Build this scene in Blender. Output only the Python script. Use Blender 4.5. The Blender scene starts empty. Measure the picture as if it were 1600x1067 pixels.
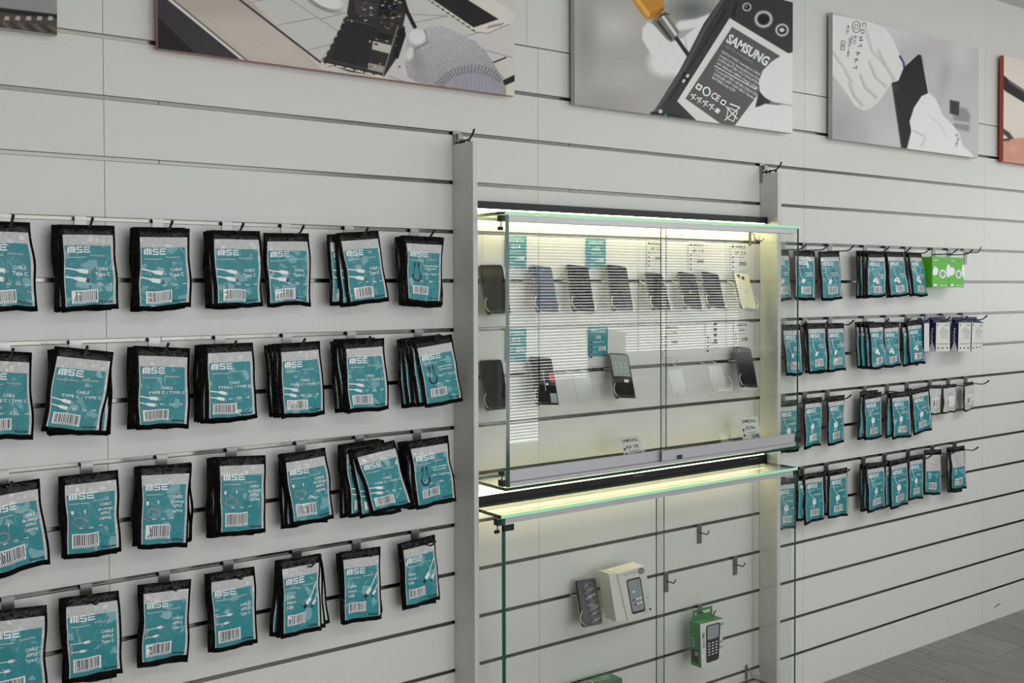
import bpy, math, random
import numpy as np
from mathutils import Vector
from mathutils.geometry import tessellate_polygon
random.seed(7)
C = bpy.context.scene.collection
SC = bpy.context.scene
# ------------------------------------------------------------------ camera (solved from the slat grid)
PITCH = 0.13333                      # slot spacing of the wall panels
Z0 = 11.03 * PITCH                   # height of the slot at eye level
CAM = np.array([-0.61641, -2.35210, -0.021555 + Z0])
YAW, PIT, ROL, FPX, CY = 0.631941, -0.0220108, -0.0034124, 1608.08, 486.27
_d = np.array([math.sin(YAW)*math.cos(PIT), math.cos(YAW)*math.cos(PIT), math.sin(PIT)])
_r = np.array([math.cos(YAW), -math.sin(YAW), 0.0]); _u = np.cross(_r, _d)
R_ = _r*math.cos(ROL) + _u*math.sin(ROL); U_ = np.cross(R_, _d); D_ = _d
def at(px, py, Y=0.0):
    """point on the plane y=Y seen at pixel (px,py) of the photograph"""
    v = D_ + R_*(px-800)/FPX + U_*(CY-py)/FPX
    t = (Y-CAM[1])/v[1]
    p = CAM + t*v
    return Vector((float(p[0]), float(p[1]), float(p[2])))
def project(P):
    v = P - CAM; z = v @ D_
    return 800+FPX*(v@R_)/z, CY-FPX*(v@U_)/z
from mathutils import Matrix
cd = bpy.data.cameras.new('camera'); cam = bpy.data.objects.new('camera', cd); C.objects.link(cam)
M = Matrix(((R_[0], U_[0], -D_[0], CAM[0]), (R_[1], U_[1], -D_[1], CAM[1]), (R_[2], U_[2], -D_[2], CAM[2]), (0, 0, 0, 1)))
cam.matrix_world = M
cd.sensor_fit = 'HORIZONTAL'; cd.sensor_width = 36.0; cd.lens = FPX/1600*36.0
cd.shift_y = -(533.5-CY)/1600.0
cd.clip_start = 0.02
SC.camera = cam
# ------------------------------------------------------------------ world, lamps, exposure
w = bpy.data.worlds.new('sky'); SC.world = w; w.use_nodes = True
wb = w.node_tree.nodes['Background']; wb.inputs[0].default_value = (0.95, 0.97, 1.0, 1); wb.inputs[1].default_value = 1.5
def area(name, loc, rot, sx, sy, power, col=(1, 1, 1)):
    l = bpy.data.lights.new(name, 'AREA'); l.shape = 'RECTANGLE'; l.size = sx; l.size_y = sy; l.energy = power; l.color = col
    o = bpy.data.objects.new(name, l); C.objects.link(o); o.location = loc; o.rotation_euler = rot; return o
FY = -4.62                           # plane of the shop front, behind the camera
area('window_daylight', (5.6, FY-0.12, 1.30), (math.radians(90), 0, 0), 3.6, 2.4, 150, (1.0, 0.985, 0.95))
area('front_fill', (0.9, FY-0.12, 1.25), (math.radians(90), 0, 0), 3.6, 2.2, 34, (1, 0.99, 0.97))  # unseen fill added at the shop front to make up wall brightness
area('ceiling_fill', (1.0, -2.7, 2.66), (0, 0, 0), 3.2, 0.6, 20, (1, 0.985, 0.94))  # overhead fill added for ambient light, no fitting in view
area('ceiling_fill', (4.4, -1.9, 2.66), (0, 0, 0), 2.0, 0.6, 26, (1, 0.99, 0.96))  # second overhead fill, added to brighten the upper right wall
SC.view_settings.view_transform = 'Standard'; SC.view_settings.look = 'None'
SC.view_settings.gamma = 1.0; SC.view_settings.use_curve_mapping = False
SC.view_settings.exposure = 0.0
SC.cycles.max_bounces = 10; SC.cycles.transparent_max_bounces = 24
SC.cycles.caustics_reflective = False; SC.cycles.caustics_refractive = False
# ------------------------------------------------------------------ materials
def lin(c):
    return tuple(((x/255)/12.92 if x/255 <= 0.04045 else ((x/255+0.055)/1.055)**2.4) for x in c)
MT = {}
def mat(name, rgb=(200, 200, 200), rough=0.5, metal=0.0, coat=0.0, coat_rough=0.1, noise=0.0, nscale=40, bump=0.0, bscale=60, emit=0.0, coat_bump=0.0, spec=0.5, bdist=0.002):
    m = bpy.data.materials.new(name); m.use_nodes = True; nt = m.node_tree; b = nt.nodes['Principled BSDF']
    c = lin(rgb); b.inputs['Base Color'].default_value = (*c, 1)
    b.inputs['Roughness'].default_value = rough; b.inputs['Metallic'].default_value = metal
    b.inputs['Specular IOR Level'].default_value = spec
    b.inputs['Coat Weight'].default_value = coat; b.inputs['Coat Roughness'].default_value = coat_rough
    geo = nt.nodes.new('ShaderNodeNewGeometry')
    if noise > 0:
        n = nt.nodes.new('ShaderNodeTexNoise'); n.inputs['Scale'].default_value = nscale; n.inputs['Detail'].default_value = 4
        nt.links.new(geo.outputs['Position'], n.inputs['Vector'])
        mx = nt.nodes.new('ShaderNodeMix'); mx.data_type = 'RGBA'
        mx.inputs[6].default_value = (*[x*(1-noise) for x in c], 1); mx.inputs[7].default_value = (*[min(1, x*(1+noise)) for x in c], 1)
        nt.links.new(n.outputs['Fac'], mx.inputs[0]); nt.links.new(mx.outputs[2], b.inputs['Base Color'])
    if coat_bump > 0:
        N = nt.nodes.new; Lk = nt.links.new
        n = N('ShaderNodeTexNoise'); n.inputs['Scale'].default_value = bscale*0.8; n.inputs['Detail'].default_value = 1; Lk(geo.outputs['Position'], n.inputs['Vector'])
        sc = N('ShaderNodeVectorMath'); sc.operation = 'SCALE'; sc.inputs[3].default_value = 0.9/bscale; Lk(n.outputs['Color'], sc.inputs[0])
        ad = N('ShaderNodeVectorMath'); ad.operation = 'ADD'; Lk(geo.outputs['Position'], ad.inputs[0]); Lk(sc.outputs[0], ad.inputs[1])
        vo = N('ShaderNodeTexVoronoi'); vo.inputs['Scale'].default_value = bscale; Lk(ad.outputs[0], vo.inputs['Vector'])
        sb = N('ShaderNodeVectorMath'); sb.operation = 'SUBTRACT'; sb.inputs[1].default_value = (.5, .5, .5); Lk(vo.outputs['Color'], sb.inputs[0])
        s2 = N('ShaderNodeVectorMath'); s2.operation = 'SCALE'; s2.inputs[3].default_value = coat_bump; Lk(sb.outputs[0], s2.inputs[0])
        a2 = N('ShaderNodeVectorMath'); a2.operation = 'ADD'; Lk(geo.outputs['Normal'], a2.inputs[0]); Lk(s2.outputs[0], a2.inputs[1])
        no = N('ShaderNodeVectorMath'); no.operation = 'NORMALIZE'; Lk(a2.outputs[0], no.inputs[0])
        v2 = N('ShaderNodeTexVoronoi'); v2.feature = 'DISTANCE_TO_EDGE'; v2.inputs['Scale'].default_value = bscale; Lk(ad.outputs[0], v2.inputs['Vector'])
        rg = N('ShaderNodeMapRange'); rg.interpolation_type = 'SMOOTHSTEP'; rg.inputs[2].default_value = 0.10; rg.inputs[3].default_value = 1; rg.inputs[4].default_value = 0; Lk(v2.outputs['Distance'], rg.inputs[0])
        bq = N('ShaderNodeBump'); bq.inputs['Strength'].default_value = 0.9; bq.inputs['Distance'].default_value = 0.0025; Lk(rg.outputs[0], bq.inputs['Height']); Lk(no.outputs[0], bq.inputs['Normal'])
        Lk(bq.outputs[0], b.inputs['Coat Normal'])
    for amt, sock in ((bump, 'Normal'),):
        if amt > 0:
            n = nt.nodes.new('ShaderNodeTexNoise'); n.inputs['Scale'].default_value = bscale; n.inputs['Detail'].default_value = 3
            n.inputs['Distortion'].default_value = 0.6
            nt.links.new(geo.outputs['Position'], n.inputs['Vector'])
            bp = nt.nodes.new('ShaderNodeBump'); bp.inputs['Strength'].default_value = amt; bp.inputs['Distance'].default_value = bdist
            nt.links.new(n.outputs['Fac'], bp.inputs['Height']); nt.links.new(bp.outputs[0], b.inputs[sock])
    if emit > 0:
        b.inputs['Emission Color'].default_value = (*c, 1); b.inputs['Emission Strength'].default_value = emit
    MT[name] = m; return m
def glass_mat(name, tint, rough=0.0, ior=1.5):
    m = bpy.data.materials.new(name); m.use_nodes = True; nt = m.node_tree; nt.nodes.clear()
    o = nt.nodes.new('ShaderNodeOutputMaterial'); t = nt.nodes.new('ShaderNodeBsdfTransparent'); g = nt.nodes.new('ShaderNodeBsdfGlossy')
    f = nt.nodes.new('ShaderNodeFresnel'); mx = nt.nodes.new('ShaderNodeMixShader')
    f.inputs['IOR'].default_value = ior; t.inputs[0].default_value = (*tint, 1); g.inputs['Roughness'].default_value = rough
    ge = nt.nodes.new('ShaderNodeNewGeometry'); io = nt.nodes.new('ShaderNodeMapRange'); io.inputs[3].default_value = ior; io.inputs[4].default_value = 1/ior
    nt.links.new(ge.outputs['Backfacing'], io.inputs[0]); nt.links.new(io.outputs[0], f.inputs['IOR'])
    nt.links.new(f.outputs[0], mx.inputs[0]); nt.links.new(t.outputs[0], mx.inputs[1]); nt.links.new(g.outputs[0], mx.inputs[2])
    nt.links.new(mx.outputs[0], o.inputs[0]); MT[name] = m; return m
mat('melamine', (222, 223, 220), rough=0.32, noise=0.02, nscale=3, bump=0.02, bscale=300)
mat('backing', (70, 70, 68), 0.8)
mat('aluminium_insert', (132, 132, 128), 0.22, metal=1.0)
mat('partition', (214, 214, 211), rough=0.4)
mat('paint', (205, 205, 202), 0.8, noise=0.03, nscale=2)
mat('dark_paint', (92, 92, 90), 0.8)
mat('ceiling_paint', (210, 212, 212), 0.7)
mat('rail', (196, 197, 203), 0.35, metal=0.35)
mat('chrome', (150, 150, 149), 0.34, metal=1.0)
mat('dark_steel', (70, 70, 68), 0.35, metal=0.8)
mat('black_metal', (30, 30, 33), 0.35, metal=0.2, noise=0.1)
mat('black_film', (7, 7, 8), 0.16, bump=0.7, bscale=75, bdist=0.006, spec=0.22)
mat('teal_card', (24, 140, 148), 0.5, coat=1.0, coat_rough=0.06, coat_bump=0.72, bscale=38, noise=0.10, nscale=18, bdist=0.006)
mat('silver_film', (202, 203, 202), 0.4, coat=1.0, coat_rough=0.1, coat_bump=0.8, bscale=90, noise=0.32, nscale=260, bump=0.35, bdist=0.006)
mat('print_white', (242, 247, 247), 0.5, coat=0.5, coat_rough=0.12)
mat('print_grey', (150, 160, 162), 0.5)
mat('print_black', (18, 18, 20), 0.5)
mat('print_navy', (12, 30, 60), 0.5)
mat('print_blue', (50, 70, 150), 0.5)
mat('print_red', (190, 40, 50), 0.5)
mat('print_teal', (60, 150, 155), 0.5)
mat('card_teal', (52, 146, 152), 0.5)
mat('card_white', (224, 224, 218), 0.55)
mat('green_card', (92, 190, 48), 0.4, noise=0.05, nscale=60)
mat('box_green', (52, 128, 76), 0.4, noise=0.05, nscale=60)
mat('navy_card', (22, 34, 84), 0.4)
mat('phone_black', (12, 13, 15), 0.10, spec=0.12)
mat('phone_screen', (8, 12, 13), 0.04, spec=0.15)
mat('phone_dark', (22, 20, 22), 0.12, spec=0.15)
mat('phone_blue', (66, 80, 104), 0.2, spec=0.3)
mat('phone_cream', (216, 214, 186), 0.3, coat=0.4)
mat('phone_edge', (120, 120, 118), 0.3, metal=0.7)
mat('lens', (8, 8, 10), 0.05)
mat('case_pattern', (66, 68, 74), 0.4, noise=0.5, nscale=160)
mat('white_plastic', (225, 226, 224), 0.35)
mat('poster_edge', (188, 188, 184), 0.5)
mat('poster_edge_red', (176, 84, 66), 0.5)
mat('poster_edge_rose', (178, 128, 116), 0.5)
mat('glass_edge', (24, 74, 60), 0.12, coat=0.6)
mat('glass_edge_lit', (176, 246, 196), 0.25, emit=0.12)  # light piped from the light bar, put into the edge's colour and glow
mat('led', (255, 246, 190), 0.5, emit=9.0)
mat('led_bright', (255, 244, 180), 0.5, emit=30.0)
mat('wall_mark', (60, 60, 58), 0.7)
mat('blind', (150, 152, 152), 0.7)
mat('counter', (228, 228, 226), 0.4)
glass_mat('glass', (0.982, 0.989, 0.984))
glass_mat('acrylic', (0.97, 0.98, 0.98), 0.12, 1.22)
mat('acrylic_edge', (222, 228, 226), 0.15, coat=0.6)
# floor laminate
def laminate(name):
    m = bpy.data.materials.new(name); m.use_nodes = True; nt = m.node_tree; b = nt.nodes['Principled BSDF']
    geo = nt.nodes.new('ShaderNodeNewGeometry'); oi = nt.nodes.new('ShaderNodeObjectInfo')
    mp = nt.nodes.new('ShaderNodeMapping'); mp.inputs['Scale'].default_value = (60, 5, 1)
    n = nt.nodes.new('ShaderNodeTexNoise'); n.inputs['Scale'].default_value = 1; n.inputs['Detail'].default_value = 7; n.inputs['Distortion'].default_value = 1.2
    cr = nt.nodes.new('ShaderNodeValToRGB'); cr.color_ramp.elements[0].position = 0.3; cr.color_ramp.elements[1].position = 0.75
    cr.color_ramp.elements[0].color = (*lin((126, 124, 120)), 1); cr.color_ramp.elements[1].color = (*lin((152, 150, 145)), 1)
    mx = nt.nodes.new('ShaderNodeMix'); mx.data_type = 'RGBA'; mx.blend_type = 'MULTIPLY'; mx.inputs[0].default_value = 1
    mr = nt.nodes.new('ShaderNodeMapRange'); mr.inputs[3].default_value = 0.9; mr.inputs[4].default_value = 1.06
    nt.links.new(geo.outputs['Position'], mp.inputs[0]); nt.links.new(mp.outputs[0], n.inputs['Vector']); nt.links.new(n.outputs['Fac'], cr.inputs[0])
    nt.links.new(oi.outputs['Random'], mr.inputs[0]); nt.links.new(cr.outputs[0], mx.inputs[6]); nt.links.new(mr.outputs[0], mx.inputs[7])
    nt.links.new(mx.outputs[2], b.inputs['Base Color']); b.inputs['Roughness'].default_value = 0.5
    MT[name] = m
laminate('laminate')
def attr_mat(name, rough=0.4):
    m = bpy.data.materials.new(name); m.use_nodes = True; nt = m.node_tree; b = nt.nodes['Principled BSDF']
    a = nt.nodes.new('ShaderNodeAttribute'); a.attribute_name = 'ink'
    nt.links.new(a.outputs['Color'], b.inputs['Base Color']); b.inputs['Roughness'].default_value = rough; b.inputs['Specular IOR Level'].default_value = 0.2; MT[name] = m
attr_mat('poster_print')
# ------------------------------------------------------------------ mesh helpers
class MB:
    def __init__(s): s.v = []; s.f = []; s.m = []
    def box(s, x0, x1, y0, y1, z0, z1, m=0, faces=None):
        n = len(s.v)
        s.v += [(x0, y0, z0), (x1, y0, z0), (x1, y1, z0), (x0, y1, z0), (x0, y0, z1), (x1, y0, z1), (x1, y1, z1), (x0, y1, z1)]
        fs = [(0, 3, 2, 1), (4, 5, 6, 7), (0, 1, 5, 4), (1, 2, 6, 5), (2, 3, 7, 6), (3, 0, 4, 7)]   # bottom top front(-y) right back left
        for i, f in enumerate(fs):
            s.f.append(tuple(n+k for k in f)); s.m.append(m if faces is None else faces[i])
        return s
    def hexa(s, front, back, m=0, faces=None):
        """front/back: 4 points TL,TR,BR,BL"""
        n = len(s.v); s.v += [tuple(p) for p in front] + [tuple(p) for p in back]
        fs = [(3, 2, 1, 0), (4, 5, 6, 7), (0, 1, 5, 4), (1, 2, 6, 5), (2, 3, 7, 6), (3, 0, 4, 7)]   # front back top right bottom left
        for i, f in enumerate(fs):
            s.f.append(tuple(n+k for k in f)); s.m.append(m if faces is None else faces[i])
        return s
    def tube(s, pts, r, n=8, m=0, cap=True):
        pts = [Vector(p) for p in pts]; rings = []
        for i, p in enumerate(pts):
            t = (pts[min(i+1, len(pts)-1)] - pts[max(i-1, 0)]).normalized()
            a = t.cross(Vector((0, 0, 1)));
            if a.length < 0.1: a = t.cross(Vector((1, 0, 0)))
            a.normalize(); b = t.cross(a)
            rr = r[i] if isinstance(r, (list, tuple)) else r
            base = len(s.v); rings.append(base)
            for k in range(n):
                g = 2*math.pi*k/n; s.v.append(tuple(p + a*math.cos(g)*rr + b*math.sin(g)*rr))
        for i in range(len(rings)-1):
            for k in range(n):
                s.f.append((rings[i]+k, rings[i]+(k+1) % n, rings[i+1]+(k+1) % n, rings[i+1]+k)); s.m.append(m)
        if cap:
            s.f.append(tuple(rings[0]+k for k in range(n))); s.m.append(m)
            s.f.append(tuple(rings[-1]+k for k in reversed(range(n)))); s.m.append(m)
        return s
    def disc(s, c, ax, r, h, n=16, m=0):
        c = Vector(c); ax = Vector(ax).normalized(); return s.tube([c, c+ax*h], r, n, m)
    def mesh(s, name, mats):
        me = bpy.data.meshes.new(name); me.from_pydata(s.v, [], s.f)
        for k in mats: me.materials.append(MT[k])
        if len(mats) > 1: me.polygons.foreach_set('material_index', s.m)
        me.update(); return me
def tag(o, label=None, cat=None, group=None, kind=None):
    if label: o['label'] = label
    if cat: o['category'] = cat
    if group: o['group'] = group
    if kind: o['kind'] = kind
    return o
def link(name, me, parent=None, loc=None):
    o = bpy.data.objects.new(name, me); C.objects.link(o)
    if parent is not None: o.parent = parent
    if loc is not None: o.location = loc
    return o
def build(name, mb, mats, parent=None, off=None):
    """mesh given in world coordinates; off = world position of the parent chain origin"""
    if isinstance(mats, str): mats = [mats]
    me = mb.mesh(name, mats)
    if off is not None: me.transform(Matrix.Translation(-Vector(off)))
    return link(name, me, parent)
def empty(name, loc, label=None, cat=None, group=None):
    o = bpy.data.objects.new(name, None); C.objects.link(o); o.location = loc; o.empty_display_size = 0.02
    return tag(o, label, cat, group)
def smooth(o):
    o.data.polygons.foreach_set('use_smooth', [True]*len(o.data.polygons)); return o
# ------------------------------------------------------------------ flat print (lettering, bars, drawings) in 2-D, y downwards
INK = ['print_white', 'print_black', 'print_navy', 'print_grey', 'print_red', 'print_blue', 'print_teal', 'card_white', 'phone_screen']
WHT, BLK, NVY, GRY, RED, BLU, TEA, CRD, SCR = range(9)
_tc = {}
def glyphs(s, bold=0.0):
    key = (s, bold)
    if key in _tc: return _tc[key]
    cu = bpy.data.curves.new('t', 'FONT'); cu.body = s; cu.size = 1.0; cu.resolution_u = 2; cu.fill_mode = 'BOTH' if False else 'FRONT'
    cu.offset = bold; cu.align_x = 'LEFT'
    ob = bpy.data.objects.new('t', cu); C.objects.link(ob)
    dg = bpy.context.evaluated_depsgraph_get(); me = ob.evaluated_get(dg).to_mesh()
    vs = [(v.co.x, -v.co.y) for v in me.vertices]; fs = [tuple(p.vertices) for p in me.polygons]
    ob.evaluated_get(dg).to_mesh_clear(); bpy.data.objects.remove(ob); bpy.data.curves.remove(cu)
    if vs:
        x0 = min(v[0] for v in vs); x1 = max(v[0] for v in vs)
        vs = [(v[0]-x0, v[1]) for v in vs]; wd = x1-x0
    else: wd = 0
    _tc[key] = (vs, fs, wd); return _tc[key]
class Pr:
    def __init__(s): s.v = []; s.f = []; s.m = []; s.l = []; s.k = 0
    def raw(s, vs, fs, m):
        if len(vs) == 4 and len(fs) == 1:
            a, b, c, d = vs; e1 = max(math.dist(a, b), math.dist(c, d)); e2 = max(math.dist(b, c), math.dist(a, d)); nu = min(10, int(e1/0.11)+1); nv = min(12, int(e2/0.11)+1)
            if (nu > 1 or nv > 1) and max(e1, e2) < 3:
                L_ = lambda p, q, t: (p[0]+(q[0]-p[0])*t, p[1]+(q[1]-p[1])*t)
                vs = [L_(L_(a, b, i/nu), L_(d, c, i/nu), j/nv) for j in range(nv+1) for i in range(nu+1)]
                fs = [(j*(nu+1)+i, j*(nu+1)+i+1, (j+1)*(nu+1)+i+1, (j+1)*(nu+1)+i) for j in range(nv) for i in range(nu)]
        n = len(s.v); s.v += vs; s.k += 1; s.l += [s.k*5e-6]*len(vs); s.f += [tuple(n+i for i in f) for f in fs]; s.m += [m]*len(fs); return s
    def text(s, t, x, y, h, m=WHT, al='c', ang=0.0, bold=0.014, wide=1.0, width=None):
        """h = capital height; (x,y) = middle of the line"""
        vs, fs, wd = glyphs(t, bold); k = h/0.70
        sx = k*wide if width is None else width/max(wd, 1e-6)
        ox = {'c': -wd/2, 'l': 0, 'r': -wd}[al]; ca, sa = math.cos(ang), math.sin(ang)
        out = []
        for vx, vy in vs:
            a, b = (vx+ox)*sx, vy*k + h/2
            out.append((x+a*ca-b*sa, y+a*sa+b*ca))
        return s.raw(out, fs, m)
    def rect(s, x0, y0, x1, y1, m=WHT): return s.raw([(x0, y0), (x1, y0), (x1, y1), (x0, y1)], [(0, 1, 2, 3)], m)
    def poly(s, pts, m=WHT):
        tri = tessellate_polygon([[Vector((p[0], p[1], 0)) for p in pts]]); return s.raw(list(pts), [tuple(t) for t in tri], m)
    def line(s, pts, wd, m=WHT):
        for (a, b), (c, d) in zip(pts, pts[1:]):
            L = math.hypot(c-a, d-b) or 1e-6; nx, ny = -(d-b)/L*wd/2, (c-a)/L*wd/2
            s.raw([(a+nx, b+ny), (c+nx, d+ny), (c-nx, d-ny), (a-nx, b-ny)], [(0, 1, 2, 3)], m)
        return s
    def arc(s, cx, cy, rx, ry, a0, a1, wd, m=WHT, n=18):
        return s.line([(cx+rx*math.cos(a0+(a1-a0)*i/n), cy+ry*math.sin(a0+(a1-a0)*i/n)) for i in range(n+1)], wd, m)
    def disc(s, cx, cy, rx, ry=None, m=WHT, n=14, ang=0):
        ry = ry or rx; ca, sa = math.cos(ang), math.sin(ang)
        return s.raw([(cx+rx*math.cos(2*math.pi*i/n)*ca-ry*math.sin(2*math.pi*i/n)*sa, cy+rx*math.cos(2*math.pi*i/n)*sa+ry*math.sin(2*math.pi*i/n)*ca) for i in range(n)], [tuple(range(n))], m)
    def rrect(s, cx, cy, wd, ht, rad, ang, m=WHT, n=4):
        pts = []
        for qx, qy, a0 in ((1, 1, 0), (-1, 1, 90), (-1, -1, 180), (1, -1, 270)):
            for i in range(n+1):
                g = math.radians(a0+90*i/n); pts.append((qx*(wd/2-rad)+rad*math.cos(g), qy*(ht/2-rad)+rad*math.sin(g)))
        ca, sa = math.cos(ang), math.sin(ang)
        return s.raw([(cx+a*ca-b*sa, cy+a*sa+b*ca) for a, b in pts], [tuple(range(len(pts)))], m)
    def barcode(s, x0, y0, x1, y1, seed=1, digits=True):
        s.rect(x0, y0, x1, y1, WHT); rr = random.Random(seed); w_ = x1-x0; x = x0+w_*0.06; yb = y1-(y1-y0)*(0.16 if digits else 0.06)
        while x < x1-w_*0.06:
            b = w_*rr.choice((0.012, 0.02, 0.03, 0.042)); s.raw([(x, y0+(y1-y0)*0.08), (min(x+b, x1), y0+(y1-y0)*0.08), (min(x+b, x1), yb), (x, yb)], [(0, 1, 2, 3)], BLK)
            x += b + w_*rr.choice((0.014, 0.022, 0.034))
        if digits:
            for i in range(11): s.rect(x0+w_*(0.07+i*0.08), y1-(y1-y0)*0.12, x0+w_*(0.11+i*0.08), y1-(y1-y0)*0.03, BLK)
        return s
    def logo(s, x, y, wd, h, m=WHT):
        """stencil letters MSE"""
        b = wd*0.062; sl = h*0.10
        def bar(xa, ya, xb, yb):
            f = lambda px, py: (x+px*wd + sl*(0.5-py)*0.6, y+py*h); s.raw([f(xa, ya), f(xb, ya), f(xb, yb), f(xa, yb)], [(0, 1, 2, 3)], m)
        bar(.015, .14, .085, 1); bar(.03, .06, .12, .16); bar(.0, .3, .02, .95); bar(.115, 0, .185, 1); bar(.12, 0, .24, .12); bar(.215, 0.02, .285, 1); bar(.25, .03, .31, .14); bar(.305, .10, .345, 1)
        bar(.40, 0, .64, .2); bar(.385, .06, .44, .55); bar(.40, .40, .62, .58); bar(.585, .45, .64, .95); bar(.39, .8, .63, 1)
        bar(.74, 0, .98, .19); bar(.70, .4, .96, .59); bar(.72, .8, .99, 1); bar(.69, .08, .74, .32); bar(.69, .66, .74, .92)
        return s
def apply_print(name, pr, fn, parent, off, nrm=(0, -1, 0)):
    me = bpy.data.meshes.new(name)
    nv = Vector(nrm); vs = [Vector(fn(a, b))+nv*l for (a, b), l in zip(pr.v, pr.l)]
    me.from_pydata([tuple(Vector(v)-Vector(off)) for v in vs], [], pr.f)
    used = sorted(set(pr.m)); ix = {k: i for i, k in enumerate(used)}
    for k in used: me.materials.append(MT[INK[k]])
    me.polygons.foreach_set('material_index', [ix[k] for k in pr.m]); me.update()
    return tag(link(name, me, parent), kind='stuff')
# ================================================================== THE SETTING
XL, XR = -2.6, 7.6
# back wall: rear board with every slat and slot insert in front of it
mb = MB().box(XL, XR, 0.020, 0.12, 0, 2.70)
wall = tag(build('wall_back', mb, 'backing'), 'light grey slat wall of horizontal boards with metal lined slots', kind='structure')
GAP = 0.0105
def slot_z(k): return Z0 + k*PITCH
slat_me = {}
def slat(x0, x1, z0, z1):
    key = (round(x1-x0, 4), round(z1-z0, 4))
    if key not in slat_me:
        m_ = MB(); m_.box(0.0006, key[0]-0.0006, 0.0, 0.019, 0, key[1]); slat_me[key] = m_.mesh('slat', ['melamine'])
    return link('slat', slat_me[key], wall, (x0, 0, z0))
TOPK = 5.03
for c in range(-1, 4):
    for k in range(-11, 5):
        a = slot_z(k)+GAP/2 if k > -11 else 0.0
        b = slot_z(k+1)-GAP/2 if k < 4 else 2.1375
        slat(c*1.2, c*1.2+1.2, a, b)
me_ = None
for x0, x1 in ((-1.25, -0.04), (-0.04, 1.1607), (1.1607, 2.40), (2.40, 3.60), (3.60, 4.80)):
    slat(x0, x1, 2.141, 2.676)
# slot inserts: little metal channels, 1.2 m long, staggered against the boards
ins = MB(); L = 1.1975
ins.box(0, L, 0.0070, 0.0085, -GAP/2+0.0012, GAP/2-0.0012)
ins.box(0, L, 0.0030, 0.0070, GAP/2-0.0020, GAP/2-0.0012)
ins.box(0, L, 0.0030, 0.0070, -GAP/2+0.0012, -GAP/2+0.0020)
ins_me = ins.mesh('slot_insert', ['aluminium_insert'])
for k in range(-10, 5):
    for c in range(-1, 4):
        link('slot_insert', ins_me, wall, (0.122+1.199*(c-0) - 0.0, 0, slot_z(k)))
# small scuff on the lowest board
p = at(1557, 946, -0.0004); mk = Pr(); mk.line([(0, 0), (0.030, -0.006), (0.050, -0.007)], 0.004, BLK)
apply_print('scuff_mark', mk, lambda a, b: (p.x+a-0.02, -0.0005, p.z-b-0.005), wall, (0, 0, 0))
# floor
fl = tag(build('floor', MB().box(XL, XR, -4.7, 0.02, -0.05, -0.003), 'laminate'), 'grey wood-look laminate floor of staggered planks', kind='structure')
PW = 0.1935; pm = {}
for i in range(-1, 12):
    x0 = 2.124+PW*i; x0 = 2.894-0.1935*5+PW*i
    jy = {0: -0.06, 1: -0.245, 2: -0.5}[i % 3] if True else 0
    offs = [-0.37, -0.61, -0.06, -0.245][i % 4]
    segs = []; y = 0.0; nxt = offs
    if i % 4 == 2: pass
    while y > -2.4:
        segs.append((y, nxt)); y = nxt; nxt = y-1.29
    for (ya, yb) in segs:
        key = round(ya-yb, 4)
        if key not in pm:
            pm[key] = MB().box(0.0011, PW-0.0011, -key+0.0011, -0.0011, -0.003, 0.0).mesh('floor_plank', ['laminate'])
        link('floor_plank', pm[key], fl, (x0, ya, 0))
# ceiling, other walls
tag(build('ceiling', MB().box(XL, XR, -4.7, 0.12, 2.676, 2.75), 'ceiling_paint'), 'plain pale grey ceiling', kind='structure')
tag(build('wall_left', MB().box(XL-0.1, XL, -4.7, 0.12, 0, 2.70), 'paint'), 'plain light wall', kind='structure')
# dark right wall with an opening added for side light
mb = MB(); mb.box(XR, XR+0.1, -4.7, -3.8, 0, 2.7); mb.box(XR, XR+0.1, -0.8, 0.12, 0, 2.7); mb.box(XR, XR+0.1, -3.8, -0.8, 0, 0.2); mb.box(XR, XR+0.1, -3.8, -0.8, 2.45, 2.7)
tag(build('wall_right', mb, 'dark_paint'), 'dark grey wall with wide opening added for side light', kind='structure')
# shop front with two openings
mb = MB(); y0, y1 = FY-0.08, FY
for a, b, z0, z1 in ((XL, -0.95, 0, 2.7), (-0.95, 2.75, 2.4, 2.7), (2.75, 4.02, 0, 2.7), (4.02, 7.0, 0, .2), (4.02, 7.0, 2.45, 2.7), (7.0, XR, 0, 2.7), (-0.95, 2.75, 0, 0.12)):
    mb.box(a, b, y0, y1, z0, z1)
tag(build('wall_front', mb, 'paint'), 'light shop front wall behind the viewer', kind='structure')
bl = MB(); z = 0.24
while z < 2.44:
    n = len(bl.v); dz = 0.0085
    bl.v += [(4.03, FY+0.010, z-dz), (7.0, FY+0.010, z-dz), (7.0, FY+0.030, z+dz), (4.03, FY+0.030, z+dz)]; bl.f.append((n, n+1, n+2, n+3)); bl.m.append(0)
    n = len(bl.v)
    bl.v += [(4.03, FY+0.0105, z-dz-0.001), (7.0, FY+0.0105, z-dz-0.001), (7.0, FY+0.0305, z+dz-0.001), (4.03, FY+0.0305, z+dz-0.001)]; bl.f.append((n, n+1, n+2, n+3)); bl.m.append(0)
    z += 0.025
for x in (4.5, 5.6, 6.7): bl.box(x-0.008, x+0.008, FY+0.031, FY+0.033, 0.2, 2.45)
tag(build('window_1', bl, 'blind'), 'front window with half open venetian blind', kind='structure')
def block(name, x0, x1, y0, y1, z0, z1, m, label, cat):
    e = empty(name, ((x0+x1)/2, y0, z0), label, cat)
    build('body', MB().box(x0, x1, y0, y1, z0, z1-.03), m, e, ((x0+x1)/2, y0, z0)); build('top_board', MB().box(x0-.01, x1+.01, y0-.01, y1+.01, z1-.03, z1), 'counter', e, ((x0+x1)/2, y0, z0))
block('counter', 4.44, 5.33, -4.5, -4.25, 0, 0.71, 'dark_paint', 'counter below the front window, behind the viewer', 'counter')
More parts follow.
